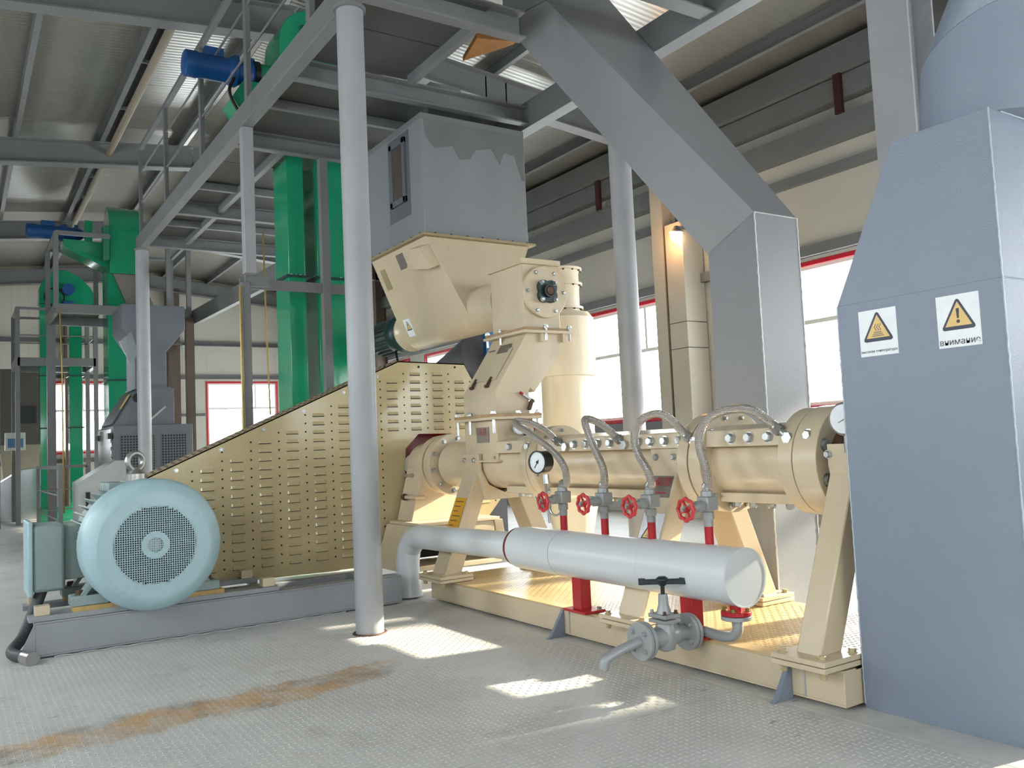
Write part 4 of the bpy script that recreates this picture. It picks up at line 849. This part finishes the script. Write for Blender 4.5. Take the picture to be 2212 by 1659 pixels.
# ================================================================== BACKGROUND PLANT
def gearmotor(parent, c, length, r, m=blue, s_=-1):
    """blue gear motor lying along y from c towards s_*y"""
    c = V(c); d = V((0, s_, 0))
    MB().lathe(c, d, [(0, r*.6), (length*.08, r*.9), (length*.14, r*1.05), (length*.2, r*.85), (length*.3, r*.95), (length*.34, r*1.15), (length*.4, r*1.15), (length*.44, r*.95)], 24).build('gearbox', m, parent)
    g = MB().lathe(c+d*length*.44, d, [(0, r*.95), (length*.38, r*.95), (length*.4, r*1.02), (length*.54, r*1.0), (length*.56, r*.8)], 24).build('motor', m, parent)
    MB().box(c.x-r*.5, c.x+r*.5, *sorted((c.y+s_*length*.5, c.y+s_*length*.74)), c.z+r*.8, c.z+r*1.5).build('terminal_box', m, g, .01)
    for k in range(2): MB().lathe(c+d*length*(.12+.2*k)+V((0, 0, r*.8)), (0, 0, 1), [(0, r*.3), (r*.5, r*.25)], 10).build('lifting_lug', m, parent)
    return g
# --- big elevator behind the guard
e1_ = thing('bucket_elevator', 'tall green bucket elevator behind the belt guard with its head above the mezzanine', 'elevator', (-10.5, 3.9, 0))
for ya, yb in ((3.5, 3.71), (3.875, 4.325)):
    z0 = 0
    for z1 in (1.87, 3.6, 5.8):
        MB().box(-10.82, -10.3, ya, yb, z0+.006, z1-.006).build('casing', green, e1_, .006); z0 = z1
    for z1 in (1.87, 3.6):
        f_ = MB().box(-10.87, -10.25, ya-.05, yb+.05, z1-.012, z1+.012).build('casing_flange', dgreen, e1_)
        for k in range(4): bolt(f_, (-10.78+.15*k, ya-.03, z1+.012), (0, 0, 1), .014, .014); bolt(f_, (-10.27, ya+.02+(yb-ya-.04)*k/3, z1+.012), (0, 0, 1), .014, .014)
hd_ = [(3.44, 5.8), (4.37, 5.8), (4.37, 6.55)]+[(3.905+.465*math.cos(t_), 6.6+.47*math.sin(t_)) for t_ in [PI*k/12 for k in range(13)]]+[(3.44, 6.55)]
MB().prism([(-10.86, y, z) for y, z in hd_], (.61, 0, 0)).build('head', green, e1_, .006)
sf = MB().prism([(-10.25, 3.72, 5.9), (-10.25, 3.73, 6.84), (-10.25, 3.77, 6.84), (-10.25, 3.76, 5.9)], (.04, 0, 0)).build('head_flange', dgreen, e1_)
for k in range(6): bolt(sf, (-10.21, 3.745, 5.97+.16*k), (1, 0, 0), .018, .016)
MB().cyl((-10.5, 3.44, 6.17), (-10.5, 3.2, 6.17), .16, n=28).build('shaft_housing', green, e1_); MB().lathe((-10.5, 3.23, 6.17), (0, -1, 0), [(0, .18), (.06, .18)], 28).build('coupling_guard', blackp, e1_); MB().cyl((-10.5, 3.2, 6.17), (-10.5, 3.15, 6.17), .11, n=20).build('coupling', red, e1_)
gearmotor(e1_, (-10.5, 3.27, 6.17), .94, .16)
MB().prism([(-10.72, 3.43, 6.0), (-10.72, 2.98, 5.98), (-10.72, 2.84, 5.75), (-10.72, 3.05, 5.42), (-10.72, 3.43, 5.28)], (.47, 0, 0)).build('motor_bracket', green, e1_, .005)
MB().tube(smooth([(-10.23, 2.86, 5.98), (-10.22, 2.8, 5.8), (-10.22, 2.88, 5.6), (-10.22, 3.05, 5.4)], 6), .02, 8).build('cable', black, e1_)

# --- narrower elevator at the left
e2_ = thing('bucket_elevator', 'narrow green bucket elevator left of the far round column, with a blue drive motor', 'elevator', (-19.8, 2.95, 0))
z0 = 0
for z1 in (1.8, 3.1, 5.9):
    MB().box(-20.2, -19.5, 2.72, 3.2, z0+.006, z1-.006).build('casing', green, e2_, .006); z0 = z1
    if z1 < 5: MB().box(-20.25, -19.45, 2.67, 3.25, z1-.015, z1+.015).build('casing_flange', dgreen, e2_)
MB().prism([(x, 2.76, z) for x, z in [(-20.4, 5.35), (-19.4, 5.35), (-19.4, 6.2), (-19.45, 6.5), (-19.6, 6.75), (-19.85, 6.87), (-20.1, 6.8), (-20.3, 6.55), (-20.4, 6.25)]], (0, .62, 0)).build('head', green, e2_, .01)
MB().box(-19.5, -19.3, 2.62, 2.74, 5.6, 6.3).build('head_door', mat('green_dull', '#2c7a5f', .5), e2_)
MB().prism([(-20.1, 2.74, 6.0), (-20.1, 1.9, 6.02), (-20.1, 1.9, 5.85), (-20.1, 2.74, 5.45)], (.6, 0, 0)).build('motor_bracket', green, e2_, .005)
MB().box(-19.6, -19.52, 2.3, 2.45, 5.7, 6.45).build('coupling_guard', green, e2_, .01)
gearmotor(e2_, (-19.8, 2.3, 6.2), 1.05, .15)
MB().rect_loft([(-19.95, -19.42, 3.22, 3.75, 4.35), (-19.95, -19.42, 2.82, 3.36, 5.34)]).build('outlet_spout', mat('duct_brown_grey', '#75706a', .5), e2_)

# --- twin leg elevator farthest left
e3_ = thing('bucket_elevator', 'green bucket elevator with two separate legs under an arched head, farthest left', 'elevator', (-24.2, 2.2, 0))
for ya, yb in ((1.8, 2.1), (2.45, 2.74)):
    z0 = .05
    for z1 in (2.3, 3.6, 5.4):
        MB().box(-24.4, -24.0, ya, yb, z0+.006, z1-.006).build('casing', green, e3_, .006); z0 = z1
        if z1 < 5: MB().box(-24.45, -23.95, ya-.04, yb+.04, z1-.015, z1+.015).build('casing_flange', dgreen, e3_)
MB().prism([(-24.45, y, z) for y, z in [(1.78, 5.4), (3.05, 5.4), (3.07, 5.6), (2.95, 5.85), (2.7, 6.12), (2.4, 6.27), (2.15, 6.25), (1.92, 6.05), (1.8, 5.8)]], (.5, 0, 0)).build('head', green, e3_, .02)
MB().cyl((-23.95, 2.42, 5.75), (-23.7, 2.42, 5.75), .14, n=24).build('motor', blue, e3_); MB().box(-23.95, -23.7, 2.3, 2.55, 5.3, 5.45).build('gearbox', blue, e3_, .02)
MB().torus((-23.85, 2.12, 5.55), (1, 0, 0), .22, .02, 24, 6).build('drive_belt', black, e3_)
MB().prism([(-24.5, 1.75, 0), (-24.5, 2.8, 0), (-24.5, 2.8, .35), (-24.5, 1.75, .35)], (.6, 0, 0)).build('boot', green, e3_, .01)

# --- service platform round the narrow elevator
p2 = thing('service_platform', 'small grey railed service platform around the narrow green elevator', 'platform', (-19, 2.8, 0))
px0, px1, py0, py1, pz = -20.3, -18.6, 1.68, 4.15, 4.42
for a, b in (((px0, py0), (px1, py0)), ((px0, py1), (px1, py1)), ((px0, py0), (px0, py1)), ((px1, py0), (px1, py1))):
    MB().beam((a[0], a[1], pz), (b[0], b[1], pz), .08, .18).build('frame_beam', steelg, p2); MB().beam((a[0], a[1], pz+1.5), (b[0], b[1], pz+1.5), .06, .06).build('handrail', steelg, p2) if not (a[0] == px1 and b[0] == px1) else None
MB().beam((px1, py0, pz+1.5), (px1, 2.65, pz+1.5), .06, .08).build('handrail', steelg, p2)
MB().box(px0, px1, py0, 2.6, pz+.09, pz+.1).build('deck_plate', darkg, p2); MB().box(px0, px1, 3.35, py1, pz+.09, pz+.1).build('deck_plate', darkg, p2)
for x_, y_ in ((px1, py0), (px0, py0), (px1, 3.75), (px1, py1), (px0, py1), (px0, 2.6)):
    MB().beam((x_, y_, pz), (x_, y_, pz+1.5), .09, .09, up=(0, 1, 0)).build('railing_post', steelg, p2)
for x_, y_ in ((px1, py1), (px0, py1), (px0, py0+.05)): MB().beam((x_, y_, 0), (x_, y_, pz-.09), .16, .16, up=(0, 1, 0)).build('leg', brown if y_ > 3 else steelg, p2)
# --- lower service platform with ladder at far left
p3 = thing('service_platform', 'lower railed service platform with a ladder by the twin leg elevator', 'platform', (-24, 2, 0))
qx0, qx1, qy0, qy1, qz = -25.2, -23.6, 1.3, 3.0, 3.9
for a, b in (((qx0, qy0), (qx1, qy0)), ((qx0, qy1), (qx1, qy1)), ((qx0, qy0), (qx0, qy1)), ((qx1, qy0), (qx1, qy1))):
    MB().beam((a[0], a[1], qz), (b[0], b[1], qz), .1, .2).build('frame_beam', steelg, p3); MB().beam((a[0], a[1], qz+1.3), (b[0], b[1], qz+1.3), .06, .06).build('handrail', steelg, p3)
    MB().cyl((a[0], a[1], qz+.65), (b[0], b[1], qz+.65), .015, n=6).build('rail_rod', steelg, p3)
for x_, y_ in ((qx0, qy0), (qx1, qy0), (qx0, qy1), (qx1, qy1)): MB().beam((x_, y_, 0), (x_, y_, qz+1.3), .1, .1, up=(0, 1, 0)).build('post', steelg, p3)
for s_ in (0, .38): MB().beam((-23.2+s_, .88, 0), (-23.2+s_, .88, 4.9), .06, .04).build('ladder_rail', steelg, p3)
for k in range(15): MB().cyl((-23.2, .88, .25+.3*k), (-22.82, .88, .25+.3*k), .014, n=6).build('rung', steelg, p3)

# --- grey mill with hood and feed hopper
ml = thing('hammer_mill', 'blue grey mill with mesh side panels and a sloped hood behind the motor', 'mill', (-17.2, 3, 0))
MB().box(-18.2, -16.3, 2.34, 3.66, .0, 2.03).build('housing', machg, ml, .01)
MB().box(-16.302, -16.285, 2.46, 3.0, .55, 1.86).build('mesh_panel', perf, ml); MB().box(-16.302, -16.285, 3.12, 3.54, .55, 1.86).build('mesh_panel', perf, ml)
MB().prism([(-18.1, 2.37, 2.03), (-18.1, 3.36, 2.03), (-18.1, 3.36, 2.68), (-18.1, 2.75, 2.68)], (1.75, 0, 0)).build('hood', machg, ml, .006)
dr = MB().box(-18.0, -16.45, 2.315, 2.34, .8, 1.98).build('side_door', galv, ml, .006)
for k in range(9): bolt(dr, (-16.42, 2.335, .85+.13*k), (0, -1, 0), .03, .03, steel)
for z_ in (.85, 1.8): MB().box(-18.05, -17.8, 2.28, 2.32, z_, z_+.1).build('hinge', blackp, dr); MB().box(-16.5, -16.3, 2.25, 2.32, z_, z_+.1).build('clamp', blackp, dr)
ld = V((0, .38, .65)).normalized(); ln = V((0, -ld.z, ld.y))
plate(ml, V((-17.3, 2.5, 2.25))+ln*.01, X_, ld, ln, 1.3, .45, machg, 'hood_door', .02); plate(ml, V((-16.75, 2.62, 2.45))+ln*.03, X_, ld, ln, .25, .3, amber, 'instruction_label', .004)
MB().lathe((-16.3, 2.72, 2.5), (1, 0, 0), [(0, .02), (.12, .02), (.12, .09), (.16, .09)], 8).build('hand_knob', blackp, ml)
MB().beam((-16.28, 2.9, 2.08), (-16.28, 3.2, 2.35), .03, .03).build('lever', steel, ml)
MB().rect_loft([(-17.3, -16.4, 2.72, 3.25, 2.68), (-17.3, -16.4, 2.72, 3.25, 3.35), (-17.4, -16.3, 2.5, 3.56, 3.75), (-17.4, -16.3, 2.5, 3.56, 4.18)]).build('feed_hopper', machg, ml, .006)
MB().box(-17.35, -16.35, 2.7, 3.3, 2.67, 2.7).build('hopper_flange', machg, ml)
MB().prism([(-16.4, 3.66, 1.5), (-16.4, 3.95, 1.4), (-16.4, 3.66, 1.4)], (-.5, 0, 0)).build('side_lip', machg, ml)
cbx = thing('machine_hood', 'pale grey sheet hood low in front of the mill beside the motor', 'hood', (-15.3, 1.75, 0))
MB().prism([(-15.6, 1.62, 0), (-15.6, 2.3, 0), (-15.6, 2.3, 1.42), (-15.6, 2.15, 1.42), (-15.6, 1.62, 1.1)], (.8, 0, 0)).build('shell', mat('pale_sheet', '#9fa5a6', .4), cbx, .006); MB().box(-14.79, -14.78, 1.72, 1.78, .72, .95).build('slot', black, cbx)
sh = at(262, 735, 0, -16.1); rp = [at(258, 738, 0, -16.1), at(283, 716, 0, -16.1), at(300, 762, 0, -16.1), at(281, 787, 0, -16.1)]
tag(MB().prism(rp, (-.02, 0, 0)).build('sheet_panel', galv), 'bright tilted galvanised sheet hanging beside the far round column', 'sheet')

# --- conduits and rods
for (pts, lab, r_) in (([at(129, 664, 0, -18.4), at(134, 800, 0, -18.4), at(138, 1108, 0, -18.4)], 'thin yellow hanging rod below the service platform at left', .015),
                       ([at(114, 690, 0, -23.4), at(116, 1000, 0, -23.4)], 'thin dull yellow rod between the twin elevator legs', .03),
                       ([at(568, 500, 0, -12), at(575, 700, 0, -12), at(584, 896, 0, -12)], 'thin yellow cable hanging just left of the big green elevator', .012)):
    o = tag(MB().tube(pts, r_, 8).build('hanging_rod', brass), lab, 'rod')
o = tag(MB().cyl((-9.32, 2.62, 3.25), (-9.32, 2.62, .05), .014, n=8).build('conduit', brass), 'yellow zinc conduit clipped to the square hanger post', 'conduit')

# --- cream cyclone tank behind the chute
tk = thing('cyclone_tank', 'tall cream cylindrical tank with a flanged neck behind the feed chute', 'tank', at(1222, 900, 1, 6.6))
tc_ = at(1220, 750, 1, 6.6); tx_, ty_ = tc_.x, 6.6
zt = lambda py: at(1220, py, 1, 6.6).z
MB().lathe((tx_, ty_, 0), (0, 0, 1), [(0, .2), (.6, .33), (zt(815), .33)], 44).build('lower_body', pale, tk)
MB().lathe((tx_, ty_, zt(815)), (0, 0, 1), [(0, .385), (zt(690)-zt(815), .385), (zt(678)-zt(815), .33)], 44).build('upper_body', pale, tk)
MB().lathe((tx_, ty_, zt(678)), (0, 0, 1), [(0, .22), (zt(580)-zt(678), .22)], 36).build('neck', pale, tk)
for py in (670, 618, 585):
    f_ = MB().lathe((tx_, ty_, zt(py)), (0, 0, 1), [(0, .265), (.03, .265)], 36).build('neck_flange', pale, tk)
    for k in range(12): bolt(f_, (tx_+.245*math.cos(k*PI/6), ty_+.245*math.sin(k*PI/6), zt(py)), (0, 0, -1), .014, .016, rust)
# --- grey duct with blue end seen under the feeder
gp = thing('fan_duct', 'dark grey round duct with a narrow blue plate at its end behind the feed chute', 'duct', at(1020, 900, 1, 6.2))
c1 = at(1050, 765, 1, 6.2); c0 = V((c1.x-3.2, 6.2, c1.z-.75)); 
MB().cyl(c0, c1-V((.05, 0, 0)), .2, .36, n=36).build('cone', mat('dark_duct', '#5c5a62', .45), gp); MB().box(c1.x, c1.x+.08, 6.16, 6.3, c1.z-.4, c1.z+.42).build('end_plate', mat('bright_blue', '#1b63a0', .4), gp)
MB().box(c1.x-.9, c1.x-.1, 5.9, 6.5, 0, c1.z-.3).build('stand', MATS['dark_duct'], gp)

# --- lamps
lit = emit_mat('lit_lamp_glass', (1, .62, .3, 1), 26)
lp = thing('bulkhead_lamp', 'glowing warm lamp under the wall girt beside the diagonal duct', 'lamp', at(1461, 525, 1, 10.35))
lc = at(1461, 508, 1, 10.35)
MB().lathe(lc+V((0, 0, -.13)), (0, 0, 1), [(0, .02), (.03, .07), (.1, .1), (.17, .105)], 24).build('glass', lit, lp); MB().lathe(lc+V((0, 0, .04)), (0, 0, 1), [(0, .12), (.02, .12), (.06, .07), (.12, .03)], 24).build('cap', steelg, lp)
MB().beam(lc+V((0, 0, .14)), lc+V((0, .3, .14)), .04, .04).build('arm', steelg, lp)
ll = bpy.data.lights.new('lamp_light', 'POINT'); ll.energy = 16; ll.color = (1, .5, .2); ll.shadow_soft_size = .09; lo2 = bpy.data.objects.new('lamp_light', ll); COL.objects.link(lo2); lo2.location = (lc+V((-.05, -.16, .02)))*K
lp2 = thing('bulkhead_lamp', 'unlit glass lamp on the dark pier left of the square hanger post', 'lamp', at(403, 760, 0, -20))
l2 = at(403, 752, 0, -20); MB().lathe(l2+V((0, 0, -.12)), (0, 0, 1), [(0, .02), (.03, .07), (.18, .1)], 18).build('glass', labelw, lp2); MB().lathe(l2+V((0, 0, .06)), (0, 0, 1), [(0, .11), (.06, .06)], 18).build('cap', steelg, lp2)
MB().beam(l2+V((0, 0, .1)), V((-20.2, 4.12, l2.z+.1)), .03, .03).build('arm', steelg, lp2)

# --- low machinery and railings at far left
fc = thing('discharge_chute', 'silver sheet metal discharge chute low at the far left', 'chute', (-26, 1.4, 0))
q = [at(15, 1096, 0, -26), at(42, 1015, 0, -26), at(85, 1008, 0, -26), at(88, 1098, 0, -26)]
MB().prism([(-26.8, .55, 0), (-26.8, 1.95, 0), (-26.8, 1.95, 1.35), (-26.8, 1.5, 1.3), (-26.8, .95, .95)], (1.1, 0, 0)).build('shell', galv, fc, .01)
MB().prism([(-25.68, .6, 0), (-25.68, .98, .9), (-25.68, 1.02, .9), (-25.68, .66, 0)], (.04, 0, 0)).build('side_flange', galv, fc)
cbn = thing('control_box', 'small pale control box with a blue screen on a post at far left', 'control box', (-25.2, 1.35, 0))
MB().box(-25.3, -25.1, 1.1, 1.55, 1.8, 2.25).build('cabinet', pvc, cbn, .01); MB().box(-25.1, -25.09, 1.16, 1.5, 1.87, 2.1).build('screen', mat('screen_blue', '#4f84b5', .3), cbn); MB().beam((-25.2, 1.3, 0), (-25.2, 1.3, 1.8), .08, .08, up=(0, 1, 0)).build('post', steelg, cbn)
pb_ = thing('conveyor_duct', 'dark brown square duct standing behind the twin leg elevator', 'duct', (-28, 1.8, 0))
MB().box(-28.6, -28, .35, 2.25, 2.0, 4.15).build('duct_box', mat('dark_brown_duct', '#4b4744', .6), pb_, .01); MB().rect_loft([(-28.5, -28.1, 1.3, 2.0, 0), (-28.5, -28.1, 1.1, 2.1, 2.0)]).build('duct_neck', mat('tan_machine', '#8c8776', .5), pb_); MB().box(-27.99, -27.97, 1.6, 2.0, 2.6, 3.1).build('switch_panel', blackp, pb_)
po = tag(MB().ibeam((-23.3, .55, 0), (-23.3, .55, 3.3), .16, .18, .014, up=(0, 1, 0)).build('steel_post', darkg), 'short dark steel post near the left edge of the picture', 'post')
pr = thing('stair_railing', 'low grey handrail frame around the floor opening at left', 'railing', (-14.5, 1.3, 0))
for x_, y_ in ((-19.5, 1.42), (-19.5, 2.3), (-15.3, 1.42)):
    MB().beam((x_, y_, 0), (x_, y_, 1.35), .06, .06, up=(0, 1, 0)).build('railing_post', steelg, pr)
MB().beam((-19.5, 1.42, 1.35), (-19.5, 2.3, 1.35), .06, .06).build('handrail', steelg, pr); MB().beam((-19.5, 1.42, 1.35), (-15.3, 1.42, 1.35), .06, .06).build('handrail', steelg, pr)
for z_ in (.5, .9): MB().cyl((-19.5, 1.42, z_), (-19.5, 2.3, z_), .015, n=6).build('rail_rod', steelg, pr); MB().cyl((-19.5, 1.42, z_), (-15.3, 1.42, z_), .015, n=6).build('rail_rod', steelg, pr)
